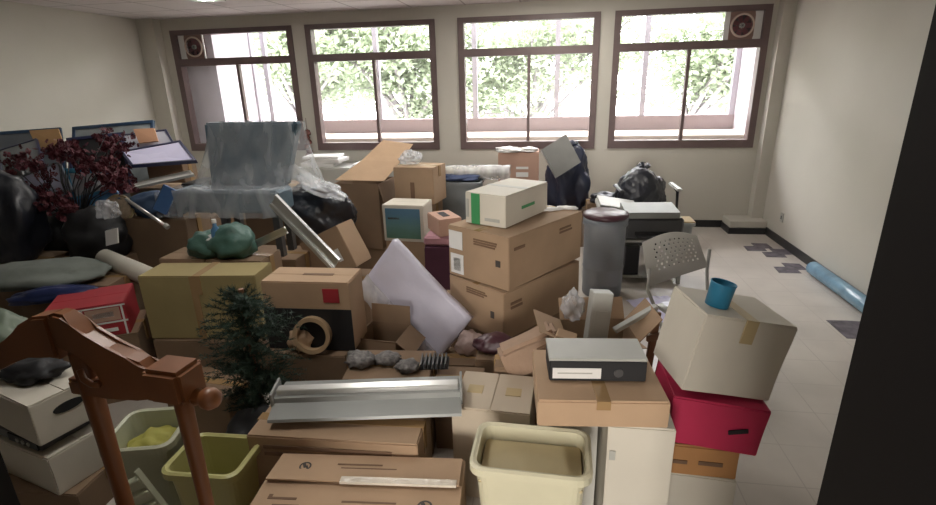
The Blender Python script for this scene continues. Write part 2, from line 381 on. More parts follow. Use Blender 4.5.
# ------------------------------------------------------------------ the room
M_LAMP = bpy.data.materials.new('lit_tube'); M_LAMP.use_nodes = True
M_LAMP.node_tree.nodes['Principled BSDF'].inputs['Emission Color'].default_value = (1, .97, .92, 1); M_LAMP.node_tree.nodes['Principled BSDF'].inputs['Emission Strength'].default_value = 3
XL, XR, ZC, FY = -5.34, 2.60, 2.70, .50
struct('floor', b3(XL-.2, XR+.2, -4.2, BY+.2, -.12, 0), M_FLOOR)
struct('ceiling', b3(XL-.2, XR+.2, -4.2, BY+.2, ZC, ZC+.1), M_CEIL)
b = bmesh.new(); y0, y1 = BY, BY+.18
b3(XL-.2, XR+.2, y0, y1, 0, WZ0, b); b3(XL-.2, XR+.2, y0, y1, WZ1, ZC, b)
xs = [XL-.2]+[v for p in WX for v in p]+[XR+.2]
for i in range(0, len(xs), 2): b3(xs[i], xs[i+1], y0, y1, WZ0, WZ1, b)
struct('wall_back', b, M_WALL)
struct('wall_left', b3(XL-.2, XL, FY, BY, 0, ZC), M_WALL)
struct('wall_right', b3(XR, XR+.2, FY, BY, 0, ZC), M_WALL)
b = bmesh.new(); b3(XL-.2, -.86, FY-.12, FY, 0, ZC, b); b3(.385, XR+.2, FY-.12, FY, 0, ZC, b); b3(-.86, .385, FY-.12, FY, 2.3, ZC, b)
struct('wall_front', b, M_DARKWALL)
b = bmesh.new(); b3(-2.1, -2.0, -4.1, FY-.12, 0, ZC, b); b3(1.5, 1.6, -4.1, FY-.12, 0, ZC, b); b3(-2.1, 1.6, -4.2, -4.1, 0, ZC, b)
struct('wall_corridor', b, M_DARKWALL)
b = bmesh.new(); b3(.306, .385, FY-.14, FY+.01, 0, 2.3, b); b3(-.86, -.78, FY-.14, FY+.01, 0, 2.3, b); b3(-.86, .385, FY-.14, FY+.01, 2.3, 2.38, b)
struct('trim_1', b, M_JAMB)                                  # black casing of the doorway
b = b3(2.47, XR, BY-.14, BY, 0, ZC); struct('trim_2', b, M_WALL)   # pillar in the right corner
struct('trim_3', b3(XL, -5.10, BY-.14, BY, 0, ZC), M_WALL)
b = bmesh.new(); b3(2.18, 2.60, 6.40, BY, .07, .16, b, bev=.01); struct('trim_4', b, M_WALL)
b = bmesh.new(); b3(XL, 2.18, BY-.012, BY+.001, 0, .09, b); struct('baseboard_back', b, M_BASE)
b = bmesh.new(); b3(2.17, 2.60, 6.39, BY, 0, .072, b); struct('baseboard_corner', b, M_BASE)
struct('baseboard_right', b3(XR-.012, XR, FY, 6.40, 0, .09), M_BASE)
struct('baseboard_left', b3(XL, XL+.012, FY, BY-.14, 0, .09), M_BASE)

fw = .075
for i, (a, c) in enumerate(WX):
    f = bmesh.new(); ya, yb = BY-.02, BY+.10
    b3(a, a+fw, ya, yb, WZ0, WZ1, f); b3(c-fw, c, ya, yb, WZ0, WZ1, f)
    b3(a+fw, c-fw, ya, yb, WZ1-fw*.8, WZ1, f); b3(a+fw, c-fw, ya, yb, WZ0, WZ0+fw*1.25, f)
    b3(a+fw, c-fw, ya, yb, 2.115, 2.205, f)
    win = struct('window_%d' % (i+1), f, M_WIN)
    mid = (a+c)/2 + .02
    s = obj('sliding_sash', b3(mid-.018, mid+.018, BY+.01, BY+.07, WZ0+fw*1.25, 2.115), M_WIN, win)
    g = bmesh.new(); zt = 2.205; zl = WZ0+fw*1.25
    b3(a+fw, mid-.018, BY+.035, BY+.04, zl, 2.115, g); obj('pane', g, M_GLASS, win)
    g = bmesh.new(); b3(mid+.018, c-fw, BY+.045, BY+.05, zl, 2.115, g); obj('pane', g, M_GLASS, win)
    xa, xc = a+fw, c-fw
    if i == 0: xa = a+fw+.34
    if i == 3: xc = c-fw-.40
    g = bmesh.new(); b3(xa, xc, BY+.04, BY+.045, zt, WZ1-fw*.8, g); obj('pane', g, M_GLASS, win)
    if i in (0, 3):
        g = bmesh.new(); fz0, fz1 = zt, WZ1-fw*.8; cx = (-4.68 if i == 0 else 2.12)
        lo, hi = (a+fw, xa) if i == 0 else (xc, c-fw)
        b3(lo, cx-.13, BY+.03, BY+.05, fz0, fz1, g); b3(cx+.13, hi, BY+.03, BY+.05, fz0, fz1, g)
        obj('blank_panel', g, M_PAPER, win)
        t = thing('exhaust_fan', 'round wall fan set in the top left corner of the far left window' if i == 0 else 'round wall fan set in the top right corner of the far right window', 'fan', (cx, BY+.04, (fz0+fz1)/2))
        hh = (fz1-fz0)/2
        pl = bmesh.new(); q = .13
        # square plate with round opening
        N = 32; o_ = []; i_ = []
        for k in range(N):
            an = 2*math.pi*(k+.5)/N; cs, sn = math.cos(an), math.sin(an); m_ = max(abs(cs)/q, abs(sn)/hh)
            o_.append((cs/m_, sn/m_)); i_.append((.115*cs, .115*sn))
        for yy in (-.03, .03):
            vo = [pl.verts.new((p[0], yy, p[1])) for p in o_]; vi = [pl.verts.new((p[0], yy, p[1])) for p in i_]
            for k in range(N): pl.faces.new((vo[k], vo[(k+1) % N], vi[(k+1) % N], vi[k]))
        obj('plate', pl, mat('brown_fan_plate', (.22, .13, .11), .5), t)
        r_ = bmesh.new(); tube(r_, [(.118*math.cos(a_), -.04, .118*math.sin(a_)) for a_ in [2*math.pi*k/28 for k in range(29)]], .012, 8, False)
        obj('ring', r_, mat('beige_fan_ring', (.55, .42, .36), .5), t, True)
        g = bmesh.new()
        for k in range(7):
            an = 2*math.pi*k/7; box(g, (.06*math.cos(an), .0, .06*math.sin(an)), (.10, .006, .055), (.5, -an, 0))
        bl_ = obj('blades', g, mat('maroon_fan_blades', (.20, .06, .07), .5), t)
        g = bmesh.new(); tube(g, [(0, .024, 0), (0, .030, 0)], .117, 28); obj('shutter', g, mat('dark_maroon_shutter', (.07, .03, .035), .5), t)
        g = bmesh.new(); tube(g, [(0, -.04, 0), (0, .02, 0)], .028, 14); obj('hub', g, M_GREYP, bl_)
        g = bmesh.new()
        for rad in (.05, .08, .105): tube(g, [(rad*math.cos(2*math.pi*k/20), -.045, rad*math.sin(2*math.pi*k/20)) for k in range(21)], .0022, 5, False)
        for k in range(8): tube(g, [(0, -.045, 0), (.118*math.cos(k*math.pi/4), -.045, .118*math.sin(k*math.pi/4))], .002, 5)
        obj('grille', g, M_DGREY, t)

# ------------------------------------------------------------------ outside the windows
OY = 7.75
struct('balcony_slab', b3(XL-.2, XR+.2, BY+.18, OY+.15, .2, .85), M_LEDGE)
struct('balcony_parapet', b3(XL-.2, XR+.2, OY, OY+.15, .85, 1.31), M_PARAPET)
struct('balcony_ledge', b3(XL-.2, XR+.2, BY+.22, OY, .86, 1.12), M_LEDGE)
struct('balcony_wall', b3(XL-.4, -4.52, BY+.18, OY+.15, .2, 3.2), M_WHITEWALL)
struct('balcony_wall_right', b3(2.50, XR+.6, BY+.18, OY+.15, .2, 3.2), M_WHITEWALL)
struct('balcony_roof', b3(XL-.4, XR+.6, BY+.18, OY+.3, 2.95, 3.1), M_WHITEWALL)
M_MULL = mat('grey_outer_mullion', (.36, .34, .37), .6)
for k, px in enumerate((254, 268, 378, 475, 557, 644, 735)):
    x = at(px, 80, OY+.05).x
    struct('balcony_post', b3(x-.035, x+.035, OY+.02, OY+.09, 1.31, 2.95), M_MULL)
struct('ground', b3(-60, 60, 9.5, 90, -4.2, -4.0), mat('pale_street', (.12, .12, .115), .9))
def street_tree(label, x, y, h, sp, n, seed, zc):
    r = random.Random(seed); t = thing('street_tree', label, 'tree', (x, y, -4.0), (0, 0, 0), 'street trees beyond the balcony')
    b = bmesh.new(); tube(b, [(0, 0, 0), (.1, 0, 2), (0, .1, zc+4-h*.4)], [.16, .13, .10], 9)
    tips = []
    for k in range(11):
        a = r.uniform(0, 6.28); L_ = r.uniform(.6, 1)*sp; s = Vector((0, .1, zc+4-h*.42+r.uniform(-.3, .2)))
        e = s+Vector((math.cos(a)*L_, math.sin(a)*L_*.6, r.uniform(.1, 1)*h*.75)); m_ = (s+e)/2+Vector((r.uniform(-.2, .2), r.uniform(-.2, .2), r.uniform(.1, .4)))
        tube(b, [s, m_, e], [.06, .04, .015], 6)
        for q in range(3):
            e2 = m_+(e-m_)*r.random()+Vector((r.uniform(-.7, .7), r.uniform(-.5, .5), r.uniform(-.1, .6))); tube(b, [m_, e2], [.022, .008], 5); tips.append(e2)
        tips += [e, m_]
    obj('trunk', b, M_BARK, t, True)
    b = bmesh.new()
    cl = []
    for p in tips:
        for k in range(3): cl.append(p+Vector((r.gauss(0, .4), r.gauss(0, .4), r.gauss(0, .28))))
    for k in range(n):
        c = r.choice(cl)+Vector((r.gauss(0, .24), r.gauss(0, .24), r.gauss(0, .13)))
        s = r.uniform(.05, .10); q = Euler((r.uniform(-.9, .9), r.uniform(-.9, .9), r.uniform(0, 6.3))).to_matrix()
        vs = [b.verts.new(c+q @ Vector(v)*s) for v in ((-1, 0, 0), (0, -.5, .1), (1.1, 0, 0), (0, .5, .1))]; b.faces.new(vs)
    obj('foliage', b, M_LEAF, t)
street_tree('pale green street tree seen through the far left window', -5.6, 11.5, 4.0, 2.3, 14000, 1, 2.7)
street_tree('wide leafy street tree with dark forked branches, seen through the second window', -3.0, 11.0, 4.0, 2.3, 14000, 2, 2.6)
street_tree('street tree with thin foliage, seen through the third window', -.3, 11.8, 4.0, 2.3, 13000, 3, 2.6)
street_tree('street tree with bare lower forks, seen through the far right window', 2.8, 11.2, 4.0, 2.3, 14000, 4, 2.6)

# ceiling lights: the third is a real fixture, the rest added for brightness
for k, (x, y) in enumerate(TROF):
    t = thing('ceiling_light', ['ceiling light over the wooden chair, outside the top of the photo', 'ceiling light nearest the third window, outside the top of the photo', 'ceiling light whose far end shows at the top left of the photo', 'ceiling light over the middle of the heap, outside the top of the photo'][k], 'light', (x, y, 2.66))
    b = bmesh.new(); b3(-.16, .16, -.6, -.57, 0, .04, b); b3(-.16, .16, .57, .6, 0, .04, b); b3(-.16, -.14, -.57, .57, 0, .04, b); b3(.14, .16, -.57, .57, 0, .04, b); b3(-.14, .14, -.57, .57, .025, .04, b)
    obj('housing', b, M_LGREYP, t)
    for s_ in (-.05, .05):
        b = bmesh.new(); tube(b, [(s_, -.55, .012), (s_, .55, .012)], .010, 10); obj('tube', b, M_LAMP, t)
# electrical socket
p = Vector((XR, 6.05, .30)); t = thing('wall_socket', 'small cream electrical socket low on the right wall', 'socket', p)
obj('plate', b3(-.012, 0, -.035, .035, -.05, .05, bev=.003), M_LGREYP, t); obj('slot', b3(-.0145, -.0115, -.012, .012, -.02, .02), M_DGREY, t)
# missing tiles
for px, py, a in ((757, 247, .1), (776, 253, 0), (789, 268, .05), (858, 330, .0)):
    q = atz(px, py, 0); b = bmesh.new(); r = random.Random(px)
    z_ = .15; vs = [(q.x+z_*u, q.y+z_*v) for u, v in ((-1, -1), (.35, -1), (.4, -.35), (1, -.3), (1, .9), (-.1, 1), (-.15, .2), (-.9, .15))]
    if px == 858: vs = [(q.x+z_*u, q.y+z_*v) for u, v in ((-1, -1), (1, -1), (1.1, 0), (1, 1), (0, 1.05), (-1, 1))]
    n = len(vs)
    lo = [b.verts.new((x, y, 0.0004)) for x, y in vs]; hi = [b.verts.new((x, y, .002)) for x, y in vs]; b.faces.new(hi); b.faces.new(lo[::-1])
    for k in range(n): b.faces.new((lo[k], lo[(k+1) % n], hi[(k+1) % n], hi[k]))
    struct('floor_patch', b, M_PATCH)
b = bmesh.new(); tube(b, [(2.515, 5.05, .065), (2.52, 4.3, .065), (2.525, 3.35, .065)], .062, 20)
t = thing('plastic_roll', 'long blue plastic-wrapped roll lying on the floor along the right wall', 'roll')
obj('roll', b, M_BLUEROLL, t, True); b = bmesh.new(); tube(b, [(2.515, 5.056, .065), (2.515, 5.045, .065)], .03, 14); obj('core', b, M_DGREY, t)
# ================================================================== right foreground stack
def lines(side, u0, u1, v0, v1, n, m, seed=1):
    r = random.Random(seed); o = []; hh = (v1-v0)/(n*1.8)
    for k in range(n):
        vv = v0+(v1-v0)*k/n; o.append(('print', side, u0, u0+(u1-u0)*r.uniform(.6, 1), vv, vv+hh, m))
    return o
carton('white carton at the bottom of the leaning right stack, under the orange-brown one', .64, 1.98, 0, -4, .31, .30, .27, M_WCARD)
carton('flat orange-brown carton under the crimson box', .635, 1.97, .275, -2, .30, .28, .14, M_ORANGE, prints=[('print', 'n', .18, .36, .4, .52, M_INKB), ('print', 'n', .5, .8, .42, .55, M_INKB)])
t = carton('crimson red carton with a hand hole, tilted under the big white box', .655, 1.955, .425, 1, .365, .28, .205, M_RED, ry=7.4, tape=None)
b = bmesh.new(); box(b, (.085, -.143, .10), (.075, .004, .022), (0, -.3, 0), .008, 2); obj('hand_hole', b, M_BLACK, t)
t = carton('big white carton leaning on top of the crimson box', .672, 1.985, .652, 11, .36, .285, .318, M_WCARD, ry=11, tape=M_TAPEL, seam='y')
tl = t
M_ = (Matrix.Translation(tl.location) @ tl.rotation_euler.to_matrix().to_4x4())
q = M_ @ Vector((-.085, -.03, .324))
t = thing('blue_cup', 'small blue plastic cup standing on the big white leaning carton', 'cup', q, (0, R(11), R(11)))
obj('body', lathe([(0, 0), (.043, 0), (.046, .09), (.047, .094), (.044, .094), (.041, .006), (0, .006)], 28), M_BLUE, t, True)
b = bmesh.new(); tube(b, [(.0455*math.cos(2*math.pi*k/24), .0455*math.sin(2*math.pi*k/24), .093) for k in range(25)], .003, 6, False); obj('rim', b, M_BLUE, t)

carton('tall white carton standing beside the cream bin, under the flat brown carton', .352, 1.755, 0, 0, .232, .29, .648, M_WCARD, tape=None, prints=[('faded_label', 'n', .05, .14, .78, .84, M_GREYP)])
carton('pale carton hidden behind the cream bin, holding up the flat brown carton', .10, 1.865, 0, 0, .24, .20, .648, M_WCARD2)
carton('flat light-brown carton with brown tape, under the black and grey box file', .195, 1.765, .657, 5, .455, .36, .105, M_CARD2, seam='y')
t = thing('box_file', 'grey-topped black box file with a white spine label, lying on the flat brown carton', 'box file', (.190, 1.785, .770), (0, 0, R(5)))
w_, d_, h_ = .352, .165, .088
b = bmesh.new(); b3(-w_/2, w_/2, -d_/2, d_/2, 0, h_*.93, b, .004); obj('case', b, M_BLACK, t)
obj('lid', b3(-w_/2-.002, w_/2+.002, -d_/2+.004, d_/2, h_*.9, h_+.004, bev=.003), M_GREYP, t)
sl_ = obj('spine_label', b3(-w_/2+.012, .012, -d_/2-.002, -d_/2+.001, .012, .055), M_PAPER, t)
obj('print', b3(-w_/2+.03, -.02, -d_/2-.003, -d_/2, .032, .037), M_GREYP, sl_)
b = bmesh.new(); tube(b, [(.075, -d_/2-.003, .036), (.075, -d_/2+.001, .036)], .017, 20); obj('finger_ring', b, M_DGREY, t)

t = bin_('large cream plastic bin at the bottom centre with a sheet of tan cardboard inside', -.036, 1.575, 0, -1.5, .43, .275, .55, M_CREAM)
t2 = thing('cardboard_sheet', 'tan cardboard sheet lying inside the large cream bin', 'cardboard', (-.036, 1.575, .475), (R(3), 0, R(-1.5)))
obj('sheet', b3(-.183, .183, -.108, .108, 0, .012, bev=.003), mat('murky_tan_board', (.50, .42, .25), .6), t2)
# cream carton with two flaps
t = carton('cream carton with two crossed top flaps, behind the large cream bin', -.215, 2.03, 0, -3, .345, .30, .48, M_CREAMCARD, tape=None, seam='y', prints=[('print', 't', .14, .34, .40, .60, M_TAPEL), ('print', 't', .64, .84, .40, .60, M_TAPEL)])

# brown cartons, bottom centre-left
t = thing('flat_carton', 'wide flat brown carton with round logos and a shiny taped edge, at the bottom centre-left', 'box', (-.665, 1.445, 0), (0, 0, R(4.5)))
w_, d_, h_ = .76, .40, .392
obj('body', body_bm(w_, d_, h_, 31), M_CARD2, t, True)
obj('flap', b3(-w_/2, w_/2, -d_/2, .05, h_-.002, h_+.006, bev=.001), M_CARD2, t)
b = obox((-w_/2+.01, .035, h_+.018), (w_-.02, 0, 0), (0, .16, -.016), (0, 0, .006)); obj('flap', b, M_CARD2, t)
b = obox((-.08, .028, h_+.017), (w_/2+.06, 0, 0), (0, .03, 0), (0, 0, .010)); obj('clear_tape', b, M_CLEART, t)
def ringmark(par, x, y, z, r):
    b = bmesh.new(); N = 24
    for rr_, zz in ((r, 0),):
        v0 = [b.verts.new((x+rr_*math.cos(2*math.pi*k/N), y+rr_*math.sin(2*math.pi*k/N), z)) for k in range(N)]
        v1 = [b.verts.new((x+rr_*.72*math.cos(2*math.pi*k/N), y+rr_*.72*math.sin(2*math.pi*k/N), z)) for k in range(N)]
        for k in range(N): b.faces.new((v0[k], v0[(k+1) % N], v1[(k+1) % N], v1[k]))
    box(b, (x-.004, y+.004, z), (r*.5, r*1.1, .0006), (0, 0, .5)); box(b, (x+.008, y-.004, z), (r*.35, r*.7, .0006), (0, 0, .5))
    obj('round_logo', b, M_INK, par)
ringmark(t, -.245, .115, h_+.0175, .024); ringmark(t, .255, -.055, h_+.008, .028)
for (x0, x1, ya, yb) in ((-.33, -.22, -.045, -.035), (-.33, -.315, -.035, -.022), (-.30, -.20, -.075, -.068), (-.34, -.18, -.10, -.094), (-.05, .15, -.05, -.042), (-.05, .12, -.085, -.079)):
    obj('print', b3(x0, x1, ya, yb, h_+.006, h_+.0075), M_INKB, t)
for (x0, x1, ya, yb) in ((-.12, .06, .13, .137), (-.10, .12, .11, .116)):
    obj('print', obox((x0, ya, h_+.0155), (x1-x0, 0, 0), (0, yb-ya, 0), (0, 0, .0015)), M_INKB, t)
carton('long narrow brown carton behind the wide flat one, under the metal light fitting', -.865, 1.785, 0, 2, .73, .26, .445, M_CARD, prints=lines('n', .1, .9, .80, .95, 2, M_INKB), tape=M_TAPE)
# aluminium light fitting
t = thing('light_fitting', 'long grey metal fluorescent light fitting lying across the brown cartons', 'light fitting', (-.765, 1.885, .495), (R(4), 0, R(10)))
L_ = .82
pro = [(-.135, .0), (-.13, .012), (-.045, .030), (-.04, .052), (.05, .056), (.055, .03), (.135, .012), (.14, 0)]
b = bmesh.new(); va = [b.verts.new((-L_/2, y, z)) for y, z in pro]; vb = [b.verts.new((L_/2, y, z)) for y, z in pro]
b.faces.new(va); b.faces.new(vb[::-1])
for k in range(len(pro)): b.faces.new((va[k], vb[k], vb[(k+1) % 8], va[(k+1) % 8]))
obj('reflector', b, M_SHEET, t)
obj('spine', b3(-L_/2+.01, L_/2-.01, -.022, .022, .05, .078, bev=.004), M_METAL, t)
obj('end_cap', b3(L_/2-.005, L_/2+.006, -.06, .07, .0, .085, bev=.003), M_SHEET, t); obj('end_cap', b3(-L_/2-.006, -L_/2+.005, -.06, .07, 0, .085, bev=.003), M_SHEET, t)

# things behind the light fitting
carton('brown carton with its top sagging, under the box with the black front', -1.335, 2.56, 0, 2, .49, .36, .40, M_CARD3)
carton('dark brown carton behind the light fitting, holding the crumpled newspaper', -.785, 2.27, 0, 5, .44, .30, .44, M_CARD3)
open_carton('small open brown carton in front of the wrapped lilac board', -.95, 2.66, 0, -6, .26, .24, .43, M_CARD3, (('n', -75), ('r', -40), ('f', 85), ('l', -75)))
carton('low brown carton between the light fitting and the cream carton', -.43, 2.31, 0, 3, .25, .22, .36, M_CARD3)
for k, (dx, dy, s) in enumerate(((-.14, 0, .075), (.0, .01, .065), (.12, -.01, .06))):
    bag(['crumpled grey newspaper wad behind the light fitting, leftmost of three', 'crumpled grey newspaper wad behind the light fitting, middle of three', 'crumpled newspaper wad behind the light fitting, rightmost of three'][k], -.80+dx, 2.25+dy*3, .447, s*1.0, s*.8, s*.5, 40+k, M_NEWS, False, 'newspaper_wad', 'paper', 3, .5, group=None, fq=5)
obj_ = thing('black_tray', 'small black ribbed tray behind the right end of the light fitting', 'tray', (-.56, 2.30, .445), (0, 0, R(8)))
obj('base', b3(-.075, .075, -.06, .06, 0, .006), M_BLACK, obj_)
b = bmesh.new()
for k in range(7): b3(-.07+k*.021, -.062+k*.021, -.058, .058, .006, .03, b)
obj('ribs', b, M_DGREY, obj_)

# box with black front and the tape ring
t = carton('brown carton with a black front panel and a red label, behind the artificial tree', -1.305, 2.555, .41, 2, .50, .23, .405, M_CARD2, tape=None, prints=[('black_front', 'n', .0, 1.0, .0, .62, M_BLACK), ('red_label', 'n', .70, .88, .72, .92, M_REDC), ('print', 't', .40, .75, .45, .56, M_INKB)])
t = thing('tape_roll', 'tan cardboard ring of tape leaning on the black-fronted carton', 'tape roll', (-1.27, 2.40, .52), (R(90-8), 0, R(6)))
obj('ring', lathe([(.082, -.02), (.105, -.02), (.105, .02), (.082, .02), (.082, -.02)], 40), M_RING, t)
t = thing('paper_scrap', 'crumpled tan paper beside the artificial tree', 'paper', (-1.36, 2.43, .41))
obj('sheet', blob(.07, .05, .07, 61, .5, 4, 3), M_CARD2, t, True)

# artificial tree
t = thing('artificial_tree', 'dark green artificial Christmas tree squeezed between the wooden chair and the cartons', 'christmas tree', (-1.42, 2.06, 0))
b = bmesh.new(); tube(b, [(0, 0, .02), (0, 0, .93)], .013, 8); obj('trunk', b, M_BROWNW, t)
b = bmesh.new()
for k in range(3):
    a = 2.1*k+.3; tube(b, [(0, 0, .12), (.17*math.cos(a), .17*math.sin(a), .012)], .01, 6)
obj('stand', b, M_DGREY, t)
b = bmesh.new(); r = random.Random(5)
for k in range(240):
    z = r.uniform(.30, .93); rad = (.30 if z < .75 else .30-(z-.75)*1.15)*r.uniform(.6, 1.0)*(.75 if z < .42 else 1); a = r.uniform(0, 6.283)
    s = Vector((0, 0, z-.05)); e = Vector((math.cos(a)*rad*.95, math.sin(a)*rad*.62, z+r.uniform(-.07, .04))); mm = (s+e)/2+Vector((0, 0, .03))
    for q in range(34):
        f = q/33; p = (s*(1-f)**2+mm*2*f*(1-f)+e*f*f); d = (e-s).normalized()
        for c in range(2):
            n_ = Vector((r.gauss(0, 1), r.gauss(0, 1), r.gauss(0, 1))); n_ = (n_-d*n_.dot(d)*.4).normalized()*r.uniform(.018, .034); sd = n_.cross(d).normalized()*.0028
            b.faces.new([b.verts.new(v) for v in (p-sd, p+sd, p+n_+d*.01)])
obj('needles', b, M_TREEG, t)
bag('black bin liner bunched under the artificial tree', -1.36, 1.93, 0, .17, .13, .2, 62, M_BLACK, False)

# ================================================================== left foreground
bin_('yellow-green plastic bin standing right of the wooden chair', -1.335, 1.57, 0, 2, .33, .26, .40, M_YELLOW)
bin_('pale plastic bin seen behind the slats of the wooden chair', -1.70, 1.66, 0, 14, .30, .30, .43, M_PALE, rx=0)
t = thing('yellow_cloth', 'yellow-green cloth lying inside the pale bin behind the wooden chair', 'cloth', (-1.71, 1.67, .26)); obj('cloth', blob(.10, .10, .07, 97, .4, 4, 4), mat('yellow_green_cloth', (.38, .36, .08), .7), t, True)
t = thing('louvre_panel', 'pale slatted plastic panel leaning in the gap between the pale bin and the yellow-green bin', 'panel', (-1.50, 1.47, 0), (R(-4), R(-24), R(14)))
b = bmesh.new()
for k in range(6): box(b, (0, 0, .03+k*.062), (.10, .03, .05), (.35, 0, 0), .004)
obj('slats', b, M_PALE, t); obj('rail', b3(-.056, -.048, -.014, .014, 0, .39), M_PALE, t); obj('rail', b3(.048, .056, -.014, .014, 0, .39), M_PALE, t)
# white archive boxes
carton('low brown carton at the bottom left corner, under the two white archive boxes', -2.25, 1.68, 0, 2, .50, .36, .165, M_CARD3)
def archive(label, x, y, z, yaw, hole):
    t = carton(label, x, y, z, yaw, .46, .27, .19, M_WCARD, tape=None, name='archive_box')
    if hole:
        b = bmesh.new(); N = 24; a_ = [(.06*math.cos(2*math.pi*k/N), .022*math.sin(2*math.pi*k/N)) for k in range(N)]
        prism([(x_, .12+z_) for x_, z_ in a_], -.2345, -.231, b); bmesh.ops.rotate(b, cent=(0, 0, 0), matrix=Matrix.Rotation(R(90), 3, 'Z'), verts=b.verts); obj('hand_hole', b, M_BLACK, t)
    return t
ar2 = archive('lower white archive box at the left edge, under a black gadget', -2.25, 1.68, .17, -14, False)
t = thing('black_device', 'flat black device sandwiched between the two white archive boxes', 'device', (-2.25, 1.68, .370), (0, 0, R(-14)))
obj('body', b3(-.19, .17, -.12, .12, 0, .055, bev=.008), M_DGREY, t); obj('panel', b3(-.05, .16, -.126, -.119, .008, .045), M_BLACK, t)
b = bmesh.new()
for k in range(3): b.free(); b = bmesh.new(); tube(b, [(.02+k*.04, -.130, .026), (.02+k*.04, -.124, .026)], .010, 12); obj('knob', b, M_GREYP, t); b = bmesh.new()
ar1 = archive('upper white archive box with an oval hand hole, at the left edge', -2.245, 1.69, .428, -18, True)
t = thing('black_bag', 'crumpled black pouch lying on the upper white archive box', 'bag', (-2.25, 1.70, .628))
obj('pouch', blob(.14, .09, .045, 71, .35, 3, 4), M_BLACK, t, True)

# wooden chair
P1 = Vector((-1.32, 1.11, 0)); P2 = Vector((-.99, 1.08, 0)); ang = math.atan2(P2.y-P1.y, P2.x-P1.x)
t = thing('wooden_chair', 'varnished reddish wooden chair with a carved arched back, at the left foreground', 'chair', (P1.x, P1.y, 0), (0, 0, ang))
def soft(poly, y0, y1, name, parent, m=M_WOOD, bev=.008):
    b = prism(poly, y0, y1); es = [e for e in b.edges if abs(e.verts[0].co.y-e.verts[1].co.y) < 1e-6]
    bmesh.ops.bevel(b, geom=es, offset=bev, segments=2, affect='EDGES', clamp_overlap=True); return obj(name, b, m, parent, False)
HW = .345
soft([(-.025, 1.252), (.0, 1.262), (.03, 1.260), (.055, 1.235), (.085, 1.203), (.15, 1.170), (.215, 1.152), (.25, 1.140), (.268, 1.118), (.30, 1.10), (.30, 1.03), (.22, 1.02), (.12, 1.012), (-.02, 1.005),
      (-.02, 1.055), (.05, 1.058), (.10, 1.062), (.118, 1.07), (.10, 1.09), (.07, 1.125), (.045, 1.15), (-.02, 1.155)], -.026, .026, 'crest_rail', t)
soft([(-.02, 1.255), (-.08, 1.245), (-.14, 1.215), (-.20, 1.165), (-.27, 1.12), (-.38, 1.09), (-.38, 1.02), (-.29, 1.045), (-.2, 1.09), (-.13, 1.125), (-.08, 1.13), (-.02, 1.12)], -.03, .03, 'arm', t)
b = bmesh.new(); tube(b, [(.05, -.03, 1.10), (.06, -.034, 1.072), (.085, -.034, 1.058), (.11, -.034, 1.062)], .009, 8); obj('scroll', b, M_WOOD, t, True)
x = HW
b = bmesh.new(); box(b, (x-.01, .0, 1.085), (.12, .10, .10), bev=.012, seg=2); cb_ = obj('corner_block', b, M_WOOD, t)
b = lathe([(0, 0), (.018, .0), (.024, .012), (.018, .024), (.029, .038), (.031, .055), (.022, .074), (0, .082)], 20)
bmesh.ops.transform(b, matrix=T((x+.04, 0, 1.04), (0, math.pi/2, 0)), verts=b.verts); obj('finial', b, M_WOOD, cb_, True)
for x, r0 in ((.03, .027), (HW, .023)):
    b = bmesh.new(); tube(b, [(x, 0, 0), (x, 0, .42), (x, 0, .7), (x, 0, .97), (x, 0, 1.14 if x < .1 else 1.06)], [r0*.7, r0*.9, r0*.85, r0, r0*1.1], 14); obj('stile', b, M_WOOD, t, True)
    b = bmesh.new(); tube(b, [(x*.95, -.36, 0), (x*.95, -.36, .2), (x*.95, -.36, .415)], [.016, .022, .026], 12); obj('leg', b, M_WOOD, t, True)
    b = bmesh.new(); tube(b, [(x, 0, .2), (x*.95, -.36, .2)], .011, 8); obj('stretcher', b, M_WOOD, t, True)
obj('seat', b3(-.03, HW+.03, -.40, .02, .405, .44, bev=.01), M_WOOD, t)
# ================================================================== middle: tall brown cartons
carton('lowest brown carton of the tall middle stack, on the floor', -.23, 3.33, 0, -37, .46, .78, .285, M_CARD3)
SP = [('white_sticker', 'n', .03, .28, .58, .95, M_WCARD), ]
carton('lower large brown carton of the tall middle stack, under its twin', -.201, 3.316, .295, -37, .485, .80, .318, M_CARD, seam='y', tapedown=False,
       prints=lines('n', .35, .8, .78, .92, 3, M_INKB, 3)+[('print', 'n', .78, .84, .42, .56, M_INK)]+lines('r', .08, .28, .62, .8, 2, M_INKB, 4))
carton('upper large brown carton of the tall middle stack, with two white stickers', -.196, 3.350, .624, -34, .50, .82, .332, M_CARD, seam='y', tapedown=False,
       prints=[('white_sticker', 'n', .03, .26, .56, .92, M_PAPER), ('white_sticker', 'n', .05, .27, .06, .46, M_PAPER), ('barcode', 'n', .10, .22, .12, .38, M_GREYP), ('print', 'n', .80, .87, .42, .54, M_INK)]
       + lines('n', .45, .85, .74, .88, 3, M_INKB, 5)+lines('r', .06, .2, .74, .84, 1, M_INKB, 6)+lines('r', .65, .9, .72, .86, 2, M_INKB, 7))
carton('white carton with a green stripe, on top of the tall brown stack', -.262, 3.372, .965, -27, .303, .55, .197, M_WCARD, tape=M_WCARD2, tapedown=False,
       prints=[('green_stripe', 'n', .17, .38, .0, 1, M_GREEN), ('print', 'n', .03, .10, .2, .8, M_GREYP), ('print', 'n', .5, .85, .15, .25, M_GREYP), ('print', 'r', .35, .65, .42, .52, M_GREEN)])
t = thing('paper_scrap', 'scrap of white paper on the right end of the upper tall brown carton', 'paper', (.02, 3.55, .962), (0, 0, .4)); obj('sheet', blob(.09, .03, .012, 9, .5, 5, 3), M_PAPER, t, True)
